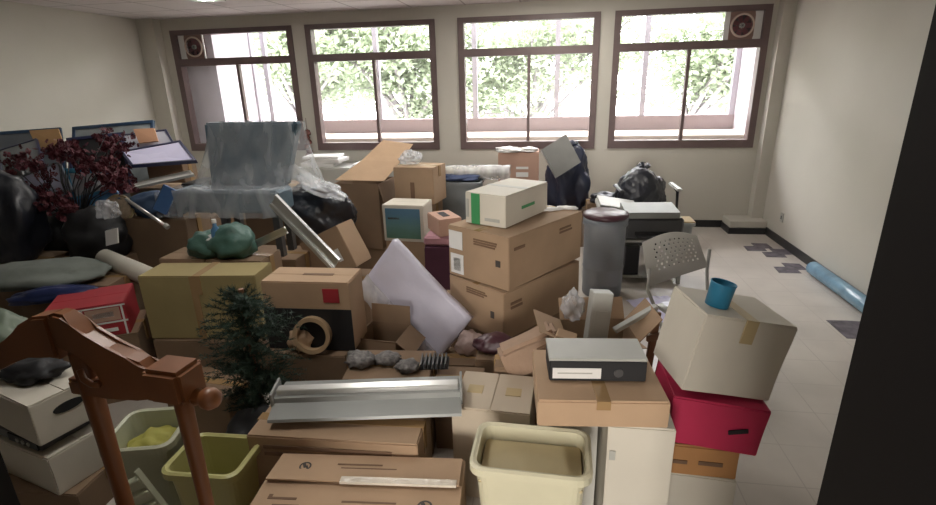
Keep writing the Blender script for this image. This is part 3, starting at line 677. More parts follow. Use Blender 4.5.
t = thing('paper_scrap', 'scrap of white paper on the upper tall brown carton, nearest the grey drum', 'paper', (.14, 3.60, .962), (0, 0, -.2)); obj('sheet', blob(.07, .03, .012, 19, .5, 5, 3), M_PAPER, t, True)

# wrapped lilac board
t = thing('wrapped_board', 'large board wrapped in shiny lilac-white plastic, leaning left of the tall brown stack', 'wrapped board')
A = at(394, 239, 3.00); B = at(360, 287, 2.96); C = at(432, 368, 2.78)
u = (A-B); v = (C-B); n = u.cross(v).normalized(); n = n if n.y > 0 else -n
v2 = v*1.0
W = n*.07
N = 16; bm = bmesh.new(); gr = []
for i in range(N+1):
    for j in range(N+1):
        fu, fv = i/N, j/N; wd = 1.0 if fv < .6 else 1+.12*(fv-.6)
        p = B+u*fu*wd+v2*fv
        k = noise.noise(p*9)*.014+noise.noise(p*22)*.006
        if fu < .25: k += .02*noise.noise(p*16+Vector((3, 3, 3)))
        gr.append(bm.verts.new(p-n*(k+.006)))
for i in range(N):
    for j in range(N): bm.faces.new((gr[i*(N+1)+j], gr[i*(N+1)+j+1], gr[(i+1)*(N+1)+j+1], gr[(i+1)*(N+1)+j]))
bk = [bm.verts.new(v_.co+W) for v_ in gr]
for i in range(N):
    for j in range(N): bm.faces.new((bk[i*(N+1)+j], bk[(i+1)*(N+1)+j], bk[(i+1)*(N+1)+j+1], bk[i*(N+1)+j+1]))
def edge(ix):
    for a, c in zip(ix, ix[1:]): bm.faces.new((gr[a], gr[c], bk[c], bk[a]))
edge([i*(N+1) for i in range(N+1)]); edge([i*(N+1)+N for i in range(N+1)]); edge(list(range(N+1))); edge([N*(N+1)+j for j in range(N+1)])
obj('board', bm, M_WRAP, t, True)
bm = bmesh.new(); gr = []
for i in range(9):
    for j in range(13):
        p = B+u*(i/8)*.34-u*.05+v*(j/12)*1.02; k = .018+.02*noise.noise(p*20)+.012*noise.noise(p*45); gr.append(bm.verts.new(p-n*(k+.02)))
for i in range(8):
    for j in range(12): bm.faces.new((gr[i*13+j], gr[i*13+j+1], gr[(i+1)*13+j+1], gr[(i+1)*13+j]))
obj('plastic_film', bm, M_FILM2, t, True)
bag('pinkish white plastic packing in front of the lowest carton of the tall stack', -.46, 2.82, 0.22, .08, .06, .09, 33, mat('pinkish_crinkled_plastic', (.45, .34, .32), .3, bump=.3), False, 'plastic_wrapping', 'plastic')
carton('low carton under the pinkish plastic packing', -.50, 2.78, 0, 3, .28, .22, .215, M_CARD3)
bag('dark maroon plastic bag in front of the tall brown stack', -.27, 2.56, .40, .11, .08, .05, 21, M_MAROON, False)
carton('brown carton under the dark maroon plastic bag', -.20, 2.58, 0, 0, .34, .28, .395, M_CARD3)

# paper bag and open box behind the box file
carton('brown carton holding up the open carton behind the box file', .24, 2.36, 0, 3, .46, .42, .42, M_CARD3)
open_carton('open brown carton with a grey folder standing in it, behind the box file', .26, 2.36, .43, 8, .34, .26, .22, M_CARD, (('n', 15), ('f', 55), ('l', 25), ('r', 50)), fl=.55)
t = thing('folder', 'grey upright file folder poking out of the open brown carton', 'folder', (.235, 2.34, .445), (R(-4), R(6), R(12)))
obj('cover', b3(-.05, .05, -.035, .035, 0, .41, bev=.004), M_GREYP, t); obj('spine_label', b3(-.03, .03, -.0375, -.0345, .2, .32), M_LGREYP, t)
t = thing('folder', 'grey folder lying at a slant across the right side of the open brown carton', 'folder', (.36, 2.36, .655), (R(0), R(-26), R(20)))
obj('cover', b3(-.02, .22, -.018, .018, 0, .022, bev=.003), M_GREYP, t)
t = thing('plastic_wrapping', 'clear plastic film bunched at the left of the open brown carton', 'plastic', (.14, 2.46, .66)); obj('film', blob(.05, .04, .08, 35, .5, 4, 4, fold=.12), M_FILM2, t, True)
t = thing('paper_bag', 'crumpled brown paper bag with a square logo, lying beside the box file', 'paper bag', (-.02, 2.27, .50), (0, R(-24), R(14)))
bm = body_bm(.30, .13, .17, 36, .03, .02); obj('bag', bm, mat('brown_bag_paper', (.34, .23, .16), .8, bump=.3, bscale=14), t); obj('printed_logo', b3(.02, .09, -.082, -.06, .05, .12), M_INKB, t)
t = thing('small_box', 'small kraft box with a round logo, propped against the open brown carton', 'box', (.075, 2.13, .64), (R(14), R(14), R(-6)))
obj('body', b3(-.045, .045, -.03, .03, 0, .12, bev=.004), M_CARD2, t); b = bmesh.new(); tube(b, [(0, -.0318, .06), (0, -.029, .06)], .024, 20); obj('logo', b, M_INKB, t)
carton('brown carton under the small kraft box and paper bag', -.12, 2.30, 0, 0, .24, .20, .50, M_CARD3)
# wooden slats upright
t = thing('wooden_crate', 'broken brown wooden crate end standing between the open carton and the big white box', 'crate', (.585, 2.42, 0), (0, 0, R(20)))
for dx, h_, tl_ in ((-.07, .74, 4), (.0, .80, 8), (.07, .72, 3)):
    obj('board', bx((dx, 0, h_/2), (.038, .018, h_), (0, R(tl_), 0), .003), M_BROWNW, t)
obj('batten', bx((0, -.018, .62), (.20, .014, .035), (0, R(-4), 0), .002), M_BROWNW, t); obj('batten', bx((0, -.018, .2), (.20, .014, .035), (0, 0, 0), .002), M_BROWNW, t)

# grey perforated chair
t = thing('plastic_chair', 'light grey chair with a perforated plastic back, standing behind the big white carton', 'chair', (0, 0, 0))
TL, TR_, BL, BR = at(642, 243, 3.30), at(697, 236, 3.48), at(648.5, 287, 3.24), at(708, 267, 3.42)
bm = bmesh.new(); nx, nz = 36, 22
def PT(u_, v_):
    p = (TL*(1-u_)+TR_*u_)*(1-v_)+(BL*(1-u_)+BR*u_)*v_
    nn = Vector((.25, .96, 0)); p = p+nn*(.045*math.sin(math.pi*u_))
    p.z += .035*math.sin(math.pi*u_)*(1-v_) - .012*math.sin(math.pi*u_)*v_
    return p
gv = {}
for th in (0, 1):
    for i in range(nx+1):
        for j in range(nz+1): gv[(i, j, th)] = bm.verts.new(PT(i/nx, j/nz)+Vector((.03, .1, 0)).normalized()*.007*th)
def hole(i, j): return 6 <= i < nx-3 and 3 <= j < nz-6 and i % 3 == (j//2) % 2 + 0 and j % 2 == 1
for i in range(nx):
    for j in range(nz):
        if hole(i, j):
            c = [(i, j), (i+1, j), (i+1, j+1), (i, j+1)]
            for a in range(4):
                p, q = c[a], c[(a+1) % 4]; bm.faces.new((gv[(*p, 0)], gv[(*q, 0)], gv[(*q, 1)], gv[(*p, 1)]))
            continue
        for th in (0, 1): bm.faces.new([gv[(i+a, j+c, th)] for a, c in ((0, 0), (1, 0), (1, 1), (0, 1))])
bd = [(i, 0) for i in range(nx)]+[(nx, j) for j in range(nz)]+[(i, nz) for i in range(nx, 0, -1)]+[(0, j) for j in range(nz, 0, -1)]
for a in range(len(bd)):
    p, q = bd[a], bd[(a+1) % len(bd)]; bm.faces.new((gv[(*p, 0)], gv[(*q, 0)], gv[(*q, 1)], gv[(*p, 1)]))
obj('backrest', bm, M_WCARD2, t)
dn = Vector((.28, -.96, 0)).normalized()*1; sx = (BR-BL); sx.z = 0; sx.normalize(); fr = Vector((sx.y, -sx.x, 0))
cB = (BL+BR)/2; sz = .44
o_ = Vector((cB.x, cB.y, 0))
for s, up_ in ((-1, BL), (1, BR)):
    base = o_+sx*s*.20; b = bmesh.new()
    top = up_+Vector((0, 0, .12)); tube(b, [top+Vector((0, .012, 0)), Vector((up_.x, up_.y+.012, up_.z-.03)), base+fr*.06+Vector((0, 0, sz-.03)), base+fr*.40+Vector((0, 0, .01))], .011, 8)
    obj('side_frame', b, M_GREYP, t, True)
    b = bmesh.new(); tube(b, [base+fr*.30+Vector((0, 0, sz-.02)), base-fr*.06+Vector((0, 0, .22)), base-fr*.12+Vector((0, 0, .01))], .011, 8); obj('leg', b, M_GREYP, t, True)
b = bmesh.new(); tube(b, [o_-sx*.19+fr*.36+Vector((0, 0, .06)), o_+sx*.19+fr*.36+Vector((0, 0, .06))], .009, 8); obj('stretcher', b, M_GREYP, t)
p = o_-sx*.19+Vector((0, 0, sz-.03)); obj('seat', obox(p+fr*.05, sx*.38, fr*.34, Vector((0, 0, .022))), M_LGREYP, t)
t = thing('plastic_wrapping', 'sheet of white plastic lying on the seat of the grey perforated chair', 'plastic', o_+fr*.22+Vector((0, 0, sz+.000)))
bm = bmesh.new(); bmesh.ops.create_grid(bm, x_segments=14, y_segments=12, size=.5)
for v_ in bm.verts:
    x_, y_ = v_.co.x*.34, v_.co.y*.30; v_.co = sx*x_+fr*y_+Vector((0, 0, .008+.01*abs(noise.noise(Vector((x_*12, y_*12, 3))))))
obj('sheet', bm, M_LILAC, t, True)

q = atz(664, 312, 0)  # pale sheet added so the floor between the chair legs reads bright
t = thing('plastic_sheet', 'crumpled white plastic sheet on the floor under the grey perforated chair', 'plastic', (q.x, q.y, .004), (0, 0, R(20)))
bm = bmesh.new(); bmesh.ops.create_grid(bm, x_segments=20, y_segments=20, size=.5)
for v_ in bm.verts:
    x_, y_ = v_.co.x*.40, v_.co.y*.55; v_.co = Vector((x_, y_, .004+.035*abs(noise.noise(Vector((x_*7, y_*7, 8))))))
obj('sheet', bm, M_LILAC, t, True)
# grey drum
t = thing('drum', 'tall grey plastic-wrapped drum with a maroon lid, right of the tall brown stack', 'drum', (.497, 4.42, 0))
obj('body', lathe([(0, 0), (.165, 0), (.17, .02), (.172, .25), (.178, .26), (.172, .27), (.175, .62), (.188, .64), (.188, .70), (.17, .70), (0, .70)], 40), M_GREYP if False else mat('blue_grey_drum', (.15, .165, .185), .45, var=.1), t, True)
b = lathe([(0, .70), (.185, .70), (.195, .712), (.19, .735), (.15, .748), (0, .745)], 40)
for v_ in b.verts: v_.co.z += .006*noise.noise(v_.co*18)
obj('lid', b, M_MAROON, t, True)
b = lathe([(.178, .12), (.186, .3), (.186, .5), (.198, .64), (.205, .67)], 48)
for v_ in b.verts: k = 1+.03*noise.noise(v_.co*Vector((14, 14, 5)).length*0+Vector((v_.co.x*20, v_.co.y*20, v_.co.z*6))); v_.co.x *= k; v_.co.y *= k
obj('plastic_film', b, M_FILM3, t, True)

# ================================================================== printers under the right windows
t = thing('steel_trolley', 'low pale metal stand carrying the dark printer, right of the grey drum', 'stand', (.92, 4.80, 0), (0, 0, R(4)))
obj('shelf', b3(-.30, .30, -.15, .15, .40, .425, bev=.004), M_LGREYP, t); obj('shelf', b3(-.28, .28, -.14, .14, .06, .08), M_LGREYP, t)
for sx_ in (-1, 1):
    for sy_ in (-1, 1): obj('leg', b3(sx_*.285-.015, sx_*.285+.015, sy_*.13-.015, sy_*.13+.015, 0, .40), M_LGREYP, t)
t = thing('computer', 'black computer case standing on the lower shelf of the pale metal stand', 'computer', (.76, 4.79, .082), (0, 0, R(4)))
obj('case', b3(-.08, .08, -.13, .13, 0, .28, bev=.006), M_DGREY, t); obj('front_panel', b3(-.07, .07, -.136, -.129, .01, .27), M_BLACK, t)
t = thing('printer', 'dark printer with a light grey lid on the pale metal stand', 'printer', (.935, 4.80, .427), (0, 0, R(4)))
obj('body', b3(-.26, .27, -.14, .14, 0, .20, bev=.02), M_DGREY, t); obj('lid', obox((-.25, -.15, .202), (.47, 0, 0), (0, .28, .03), (0, 0, .055)), M_PRN, t)
obj('paper_slot', b3(-.16, .16, -.147, -.138, .05, .08), M_BLACK, t); obj('tray', b3(-.15, .15, -.20, -.14, .03, .042), M_DGREY, t)
t = thing('scanner', 'flat light grey scanner tilted behind the drum lid, left of the black bin liner', 'scanner', (.66, 5.08, .60), (R(8), R(9), R(4)))
obj('body', b3(-.19, .19, -.14, .14, 0, .055, bev=.01), M_GREYP, t); obj('lid', b3(-.185, .185, -.135, .135, .057, .08, bev=.006), M_GREYP, t)
carton('brown carton under the flat light grey scanner', .62, 5.12, 0, 0, .36, .34, .57, M_CARD3)
# office chair with rubbish bag
t = thing('office_chair', 'black office chair with curved armrests, under the big black bin liner by the wall', 'chair', (1.04, 5.62, 0), (0, 0, R(10)))
obj('seat', b3(-.24, .24, -.23, .23, .40, .47, bev=.03), M_DGREY, t)
for s in (-1, 1):
    b = bmesh.new(); tube(b, [(s*.24, -.02, .43), (s*.33, -.02, .46), (s*.33, .0, .66), (s*.30, .0, .70)], .015, 8); obj('arm_post', b, M_BLACK, t, True)
    obj('armrest', bx((s*.30, 0, .715), (.06, .26, .028), (R(6), 0, 0), .01, 2), M_LGREYP if s > 0 else M_DGREY, t)
b = bmesh.new(); tube(b, [(0, 0, .08), (0, 0, .41)], .025, 12); obj('column', b, M_BLACK, t)
for k in range(5):
    a = k*1.2566; b = bmesh.new(); tube(b, [(0, 0, .10), (.26*math.cos(a), .26*math.sin(a), .07)], [.022, .014], 8); tube(b, [(.26*math.cos(a), .26*math.sin(a)-.012, .03), (.26*math.cos(a), .26*math.sin(a)+.012, .03)], .028, 12); obj('base_arm', b, M_BLACK, t)
bag('big shiny black bin liner stuffed full, under the far right window', .985, 5.62, .472, .25, .21, .26, 3, M_BLACKBAG, True, sub=5, amp=.28, fq=2.2)
bag('slack black bin liner lying on the carton left of the big stuffed one', .60, 5.60, .56, .14, .12, .06, 12, M_BLACKBAG, False, sub=4, amp=.4)
carton('carton under the slack black bin liner by the wall', .56, 5.66, 0, 0, .28, .30, .555, M_CARD3)
q = atz(679, 232, 0)
bin_('small grey bin with a beige top, rightmost thing along the back wall', 1.44, 5.72, 0, 0, .27, .26, .33, mat('cool_grey_bin', (.34, .36, .35), .5), name='waste_bin')
t2 = thing('cardboard_sheet', 'beige board covering the small grey bin by the back wall', 'cardboard', (1.44, 5.72, .338)); obj('sheet', b3(-.125, .125, -.12, .12, 0, .015, bev=.004), M_TAPEL, t2)

# ================================================================== back centre
t = carton('pinkish-brown carton by the third window with white paper over it', -.335, 5.98, .62, 0, .45, .38, .44, M_PINKCARD, tape=None, prints=[('white_sticker', 'n', .45, .75, .60, .66, M_PAPER), ('white_sticker', 'n', .45, .75, .40, .52, M_PAPER)])
carton('carton under the pinkish-brown one by the third window', -.33, 5.98, 0, 0, .50, .42, .61, M_CARD3)
t = thing('crumpled_paper', 'crumpled white paper lying over the pinkish-brown carton', 'paper', (-.44, 5.88, 1.067)); obj('sheet', blob(.15, .12, .03, 77, .5, 4, 4), M_PAPER, t, True)
t = thing('crumpled_paper', 'smaller crumpled paper at the right of the pinkish-brown carton', 'paper', (-.22, 5.86, 1.067)); obj('sheet', blob(.09, .07, .03, 78, .5, 4, 4), M_PAPER, t, True)
bag('navy bin liner standing by the third window with a grey panel in it', .23, 5.90, .42, .23, .20, .42, 6, M_NAVYBAG, True, sub=5, amp=.3)
carton('carton under the navy bin liner by the third window', .22, 5.92, 0, 0, .44, .36, .415, M_CARD3)
A = at(541, 150, 5.66); B = at(566, 134, 5.72); C = at(556, 178, 5.60)
t = thing('grey_panel', 'grey square panel leaning tilted against the navy bin liner', 'panel', A); U_ = B-A; V_ = C-A; n_ = U_.cross(V_).normalized()
obj('panel', obox((0, 0, 0), U_, V_, n_*.018), mat('grey_panel_face', (.20, .20, .19), .5), t); obj('edge', obox(-U_*.02, U_*.04, V_*1.0, n_*.024), M_METAL, t)
bin_('grey bin in front of the middle wall, behind the pink-edged carton', -.90, 5.17, 0, 0, .50, .40, .88, mat('blue_grey_bin_plastic', (.18, .20, .21), .5), name='plastic_bin', taper=.8)
t = thing('plastic_cover', 'dark blue cloth lying over the tall grey bin by the wall', 'cloth', (-.90, 5.17, .888)); obj('cloth', blob(.24, .19, .035, 88, .4, 3, 4), mat('dark_blue_cloth', (.04, .06, .13), .7), t, True)
t = thing('wrapped_roll', 'pale greenish roll in plastic wrap lying across the tall grey bin', 'roll', (-.80, 5.15, .965), (0, 0, R(2)))
b = bmesh.new(); tube(b, [(-.38, 0, 0), (.38, 0, -.01)], .055, 20); obj('roll', b, M_ROLLP, t, True); b = bmesh.new(); tube(b, [(-.30, 0, 0), (.1, .0, 0), (.42, .0, -.02)], [.062, .068, .085], 18, False)
for v_ in b.verts: v_.co += noise.noise_vector(v_.co*14)*.014
obj('plastic_film', b, M_FILM2, t, True)

# W, V, X, U, T
carton('brown carton under the one with the teal picture', -1.225, 4.38, 0, -5, .37, .30, .49, M_CARD)
t = carton('white-edged carton with a teal landscape picture on its front', -1.235, 4.36, .498, -5, .375, .27, .325, M_WCARD, tape=None, prints=[('picture', 'n', .08, .92, .09, .92, M_PIC), ('print', 'n', .14, .42, .62, .67, M_INK)])
carton('carton behind the teal-picture one, holding a brown box', -1.27, 4.82, 0, -8, .42, .34, .74, M_CARD3)
t = carton('plain brown carton standing just above the teal-picture carton', -1.21, 4.78, .75, -10, .40, .32, .335, M_CARD, tape=M_TAPE, prints=[('print', 'n', .42, .52, .05, .6, M_INKB)])
carton('dark plum carton beside the tall brown stack', -.885, 4.12, 0, 8, .28, .26, .52, M_PLUM, tape=None, name='plum_box')
t = thing('pink_cloth', 'folded pink cloth lying on the dark plum carton', 'cloth', (-.90, 4.12, .53)); obj('cloth', b3(-.12, .12, -.11, .11, 0, .085, bev=.02), M_PINK, t)
t = carton('small pinkish carton with a hand slot, right of the teal-picture carton', -.865, 4.16, .62, 32, .20, .30, .14, M_PINKCARD, tape=None, prints=[('hand_slot', 't', .35, .65, .3, .8, M_BLACK)])
t = open_carton('tall open greenish-brown carton with long raised flaps, under the second window', -1.78, 4.80, .30, -5, .46, .40, .64, M_CARD3, (('l', -70), ('r', -75)), fl=.5)
A = at(335, 180, 4.60); B = at(384, 181, 4.60); C = at(362, 160, 4.80); D = at(400, 162, 4.80); E_ = at(383, 140, 5.02); F_ = at(413, 144, 5.02)
loc = Vector((-1.78, 4.80, .30)); rz = Matrix.Rotation(R(5), 4, 'Z')
def inl(p): return rz @ (p-loc)
th = Vector((0, .004, -.004))
for P_, Q_, S_ in ((A, B, C), (C, D, E_)):
    b = bmesh.new(); pts = [inl(P_), inl(Q_), inl(D if P_ is A else F_), inl(S_)]
    lo = [b.verts.new(v_) for v_ in pts]; hi = [b.verts.new(v_+th) for v_ in pts]; b.faces.new(lo); b.faces.new(hi[::-1])
    for k in range(4): b.faces.new((lo[k], lo[(k+1) % 4], hi[(k+1) % 4], hi[k]))
    obj('flap', b, M_CARD2, t)
carton('carton under the tall open greenish-brown carton', -1.78, 4.82, 0, 0, .5, .44, .29, M_CARD3)
t = thing('plastic_wrapping', 'clump of clear plastic on top of the plain brown carton by the second window', 'plastic', (-1.30, 4.80, 1.098)); obj('film', blob(.10, .08, .07, 91, .5, 4, 4), M_FILM2, t, True)
carton('brown carton standing tilted on its edge, below the black bag with white stuffing', -1.56, 3.62, .44, -12, .40, .22, .34, M_CARD, ry=-26, tape=None, prints=[('white_sticker', 'n', .70, .80, .25, .55, M_PAPER)])
carton('carton under the brown one that stands tilted', -1.53, 3.62, 0, 0, .44, .40, .38, M_CARD3)
bag('black bag with white stuffing spilling from its top, right of the wrapped armchair', -1.98, 4.06, .60, .30, .20, .26, 14, M_BLACKBAG, False, sub=5, amp=.3, rot=(0, R(16), 0))
bag('grey and white plastic spilling from the top of the black bag', -1.86, 3.96, 1.00, .22, .12, .05, 15, M_FILM2, False, 'plastic_wrapping', 'plastic', 4, .5, rot=(0, R(24), 0))
carton('carton under the black bag with white stuffing', -2.0, 4.08, 0, 0, .55, .40, .60, M_CARD3)

# metal folding frame
t = thing('folding_stand', 'pair of bright metal channel legs crossing each other, in front of the wrapped armchair', 'stand')
def bar(P_, Q_, w_, th_, nm, m=M_METAL):
    d_ = (Q_-P_); s_ = d_.normalized().cross(Vector((0, 1, 0))).normalized(); b = bmesh.new()
    for o2 in (-1, 1):
        bb = obox(P_+s_*(o2*w_*.5-w_*.14)-Vector((0, th_/2, 0)), s_*w_*.28, d_, Vector((0, th_, 0))); me_ = bpy.data.meshes.new('x'); bb.to_mesh(me_); bb.free(); b.from_mesh(me_); bpy.data.meshes.remove(me_)
    bb = obox(P_-s_*w_*.4+Vector((0, th_*.2, 0)), s_*w_*.8, d_, Vector((0, th_*.2, 0))); me_ = bpy.data.meshes.new('x'); bb.to_mesh(me_); bb.free(); b.from_mesh(me_); bpy.data.meshes.remove(me_)
    return obj(nm, b, m, t)
bar(at(273, 200, 3.20), at(336, 265, 2.98), .075, .03, 'channel'); bar(at(234, 254, 3.12), at(286, 230, 3.12), .04, .02, 'channel')

# wrapped armchair
t = thing('armchair', 'blue-grey upholstered armchair covered in clear plastic, on the pile before the far left window', 'armchair')
BZ = 3.62
TLc, TRc, BLc, BRc = at(203, 123, BZ), at(297, 122, BZ), at(211, 186, BZ-.06), at(285, 187, BZ-.06)
b = bmesh.new(); f = [TLc, TRc, BRc, BLc]; lo = [b.verts.new(p) for p in f]; hi = [b.verts.new(p+Vector((0, .10, 0))) for p in f]; b.faces.new(lo); b.faces.new(hi[::-1])
for k in range(4): b.faces.new((lo[k], lo[(k+1) % 4], hi[(k+1) % 4], hi[k]))
bmesh.ops.bevel(b, geom=b.edges[:], offset=.015, segments=2, affect='EDGES'); obj('backrest', b, M_VINYL, t)
p0 = at(172, 190, 3.40); p1 = at(278, 189, 3.40); zt = p0.z
b = b3(p0.x, p1.x, 3.38, 3.62, zt-.17, zt, bev=.02); obj('seat', b, M_VINYL, t)
for x_, y_ in ((p0.x+.38, 3.42), (p1.x-.05, 3.42), (p0.x+.38, 3.58), (p1.x-.05, 3.58)): obj('leg', b3(x_-.025, x_+.025, y_-.025, y_+.025, zt-.50, zt-.165), M_DGREY, t)
seat_z = zt
# film: tent over the back, skirt over the seat
bm = bmesh.new(); N = 40; ctr = (TLc+TRc)/2; rows = []
hw = (TRc.x-TLc.x)/2
for j in range(15):
    f = j/14; z = ctr.z+.02-(ctr.z+.02-(seat_z+.0))*f; row = []
    for k in range(N+1):
        a = k/N; x = (a*2-1)
        wid = hw*(1.0+ .42*f**1.6); yy = BZ-.03-.05*f-.14*f*f*(1-abs(x)**3)
        if abs(x) > .86: yy = yy+(abs(x)-.86)/.14*.16
        p = Vector((ctr.x-.02*f+x*wid, yy, z-.02*x*x)); nn = noise.noise(Vector((p.x*9, p.z*5, 1)))*.035*f+noise.noise(Vector((p.x*25, p.z*9, 4)))*.012
        p.y += nn; p.z += nn*.5; row.append(bm.verts.new(p))
    rows.append(row)
for A_, B_ in zip(rows, rows[1:]):
    for k in range(N): bm.faces.new((A_[k], A_[k+1], B_[k+1], B_[k]))
obj('plastic_film', bm, M_FILM, t, True)
bm = bmesh.new(); rows = []
for j in range(12):
    f = j/11; row = []
    for k in range(N+1):
        a = k/N; x = p0.x-.10+(p1.x-p0.x+.14)*a; q = max(0, f-.45)/.55
        yy = 3.52-.17*min(1, f/.45)-.03*q; z = seat_z+.015+.02*noise.noise(Vector((x*8, f*5, 2)))-.20*q; yy += .03*noise.noise(Vector((x*14, f*4, 9)))*q - .012
        if x < p0.x-.01: z -= .25*(p0.x-x)
        row.append(bm.verts.new((x, yy, z)))
    rows.append(row)
for A_, B_ in zip(rows, rows[1:]):
    for k in range(N): bm.faces.new((A_[k], A_[k+1], B_[k+1], B_[k]))
obj('plastic_film', bm, M_FILM, t, True)
carton('wide brown carton under the plastic-covered armchair', (p0.x+p1.x)/2+.12, 3.50, 0, 0, .80, .34, zt-.505, M_CARD3)

carton('brown carton behind the legs of the plastic-covered armchair', -2.55, 4.62, 0, 3, .62, .44, .92, M_CARD3)
carton('brown carton behind the armchair, towards the far left window', -3.25, 4.95, 0, -6, .60, .44, .86, M_CARD3)
# papers on a cupboard under the second window
t = thing('low_cabinet', 'pale low cabinet against the back wall, left of the second window', 'cabinet', (-2.82, 6.38, 0)); obj('body', b3(-.36, .36, -.24, .24, 0, .84, bev=.004), M_LGREYP, t)
obj('door', b3(-.35, -.005, -.252, -.239, .03, .82), M_LGREYP, t); obj('door', b3(.005, .35, -.252, -.239, .03, .82), M_LGREYP, t)
t = thing('low_cabinet', 'pale low cabinet against the back wall, just left of the tall grey bin', 'cabinet', (-1.95, 6.38, 0)); obj('body', b3(-.36, .36, -.24, .24, 0, .80, bev=.004), M_LGREYP, t); obj('door', b3(-.35, .35, -.252, -.239, .03, .78), M_LGREYP, t)
for k, (dx, dz, w_, hh, a) in enumerate(((-.10, .842, .44, .05, 3), (.02, .894, .40, .045, -5), (-.06, .941, .46, .03, 6))):
    tt = thing('paper_stack', ['bottom', 'middle', 'top'][k]+' bundle of the white paper pile on the pale low cabinet by the second window', 'papers', (-2.82+dx, 6.36, dz), (0, 0, R(a)), 'papers on the low cabinet'); obj('sheets', b3(-w_/2, w_/2, -.15, .15, 0, hh, bev=.004), M_PAPER, tt)
tt = thing('paper_stack', 'loose white papers on the cabinet behind the tall open carton', 'papers', (-2.28, 6.34, .842)); obj('sheets', b3(-.16, .10, -.14, .14, 0, .035, bev=.004), M_PAPER, tt)
t = thing('hanging_ornament', 'dark red string of ornaments hanging on the wall between the two left windows', 'ornament', (-3.18, BY-.035, 0))
b = bmesh.new(); tube(b, [(-.04, .02, 1.42), (-.04, .0, .80)], .003, 5); obj('cord', b, M_MAROON, t)
for k in range(6):
    g_ = blob(.045, .03, .04, k, .4, 5, 3); bmesh.ops.translate(g_, vec=(-.04+.01*(-1)**k, 0, 1.20-.062*k), verts=g_.verts); obj('bead', g_, mat('red_brown_beads', (.14, .05, .04), .5), t, True)
# ================================================================== left side: boards, flowers, bags
# back row of blue-edged boards
Dn = Vector((.05, -.42, -.98))
A = at(-6, 132, 4.40); B = at(78, 126, 4.70)
framed('blue-edged notice board at the far left, with a tan envelope over it', A+Dn*.95, B-A, -Dn*.95, .03, M_BLUEB, M_GREYPANEL, fw=.03)
A2 = at(76, 126.5, 4.78); B2 = at(157, 119.5, 4.86)
framed('blue-edged notice board nearest the corner, behind the lilac boards', A2+Dn*.95, B2-A2, -Dn*.95, .03, M_BLUEB, mat('pale_grey_board', (.36, .40, .42), .3, var=.2), fw=.03)
def sheet(label, quad, m, name='envelope', cat='envelope', th=.012):
    P_ = [at(*q) for q in quad]; o = thing(name, label, cat, P_[0]); b = bmesh.new()
    lo = [b.verts.new(p-P_[0]) for p in P_]; n_ = (P_[1]-P_[0]).cross(P_[3]-P_[0]).normalized(); n_ = n_ if n_.y > 0 else -n_
    hi = [b.verts.new(v_.co+n_*th) for v_ in lo]; b.faces.new(lo); b.faces.new(hi[::-1])
    for k in range(4): b.faces.new((lo[k], lo[(k+1) % 4], hi[(k+1) % 4], hi[k]))
    obj('sheet', b, m, o); return o
sheet('tan envelope leaning on the far left blue-edged board', [(29, 130.5, 4.45), (58, 128.5, 4.45), (64, 146, 4.30), (38, 150.5, 4.30)], M_TAN)
sheet('salmon card leaning on the lilac boards near the corner', [(133, 129, 4.50), (154, 128, 4.50), (158, 141, 4.40), (139, 143, 4.40)], M_SALMON, 'card', 'card')
# middle lilac board behind
def qboard(label, quad, mf, mp, name='framed_board', fw=.09, th=.03, extra=0):
    P_ = [at(*q) for q in quad]                     # TL TR BR BL
    o = thing(name, label, 'board', P_[3]); n_ = (P_[1]-P_[0]).cross(P_[3]-P_[0]).normalized(); n_ = n_ if n_.y > 0 else -n_
    def Q(a, c): return (P_[0]*(1-a)+P_[1]*a)*(1-c)+(P_[3]*(1-a)+P_[2]*a)*c
    def slab(b, pts, t0, t1):
        lo = [b.verts.new(p-P_[3]+n_*t0) for p in pts]; hi = [b.verts.new(p-P_[3]+n_*t1) for p in pts]; b.faces.new(lo); b.faces.new(hi[::-1])
        for k in range(4): b.faces.new((lo[k], lo[(k+1) % 4], hi[(k+1) % 4], hi[k]))
    lu = ((P_[1]-P_[0]).length+(P_[2]-P_[3]).length)/2; lv = ((P_[3]-P_[0]).length+(P_[2]-P_[1]).length)/2; a, c = fw/lu, fw/lv
    b = bmesh.new(); slab(b, [Q(0, 0), Q(1, 0), Q(1, c), Q(0, c)], 0, th); slab(b, [Q(0, 1-c), Q(1, 1-c), Q(1, 1), Q(0, 1)], 0, th)
    slab(b, [Q(0, c), Q(a, c), Q(a, 1-c), Q(0, 1-c)], 0, th); slab(b, [Q(1-a, c), Q(1, c), Q(1, 1-c), Q(1-a, 1-c)], 0, th); obj('frame', b, mf, o)
    b = bmesh.new(); slab(b, [Q(a, c), Q(1-a, c), Q(1-a, 1-c), Q(a, 1-c)], th*.3, th*.8); obj('panel', b, mp, o); return o
qboard('grey board in a dark frame, between the salmon card and the corner pillar', [(107, 136, 4.55), (166, 129, 4.62), (178, 150, 4.35), (125, 160, 4.28)], M_NAVYF, mat('grey_lilac_board', (.42, .42, .48), .3, var=.1), fw=.02)
qboard('white-lilac board in a navy frame, foremost of those near the corner', [(120, 151, 4.15), (180, 140, 4.25), (196.5, 160, 3.95), (131, 165, 3.85)], M_NAVYF, M_LILAC, fw=.022)
carton('brown carton under the foremost lilac board near the corner', -3.35, 4.05, .82, 4, .48, .26, .20, M_CARD, tape=None)
t = thing('black_box', 'small black box beside the brown carton under the lilac board', 'box', (-2.98, 4.06, .82)); obj('body', b3(-.09, .09, -.15, .15, 0, .24, bev=.006), M_BLACK, t); obj('lid', b3(-.094, .094, -.154, .154, .225, .25, bev=.004), M_DGREY, t)
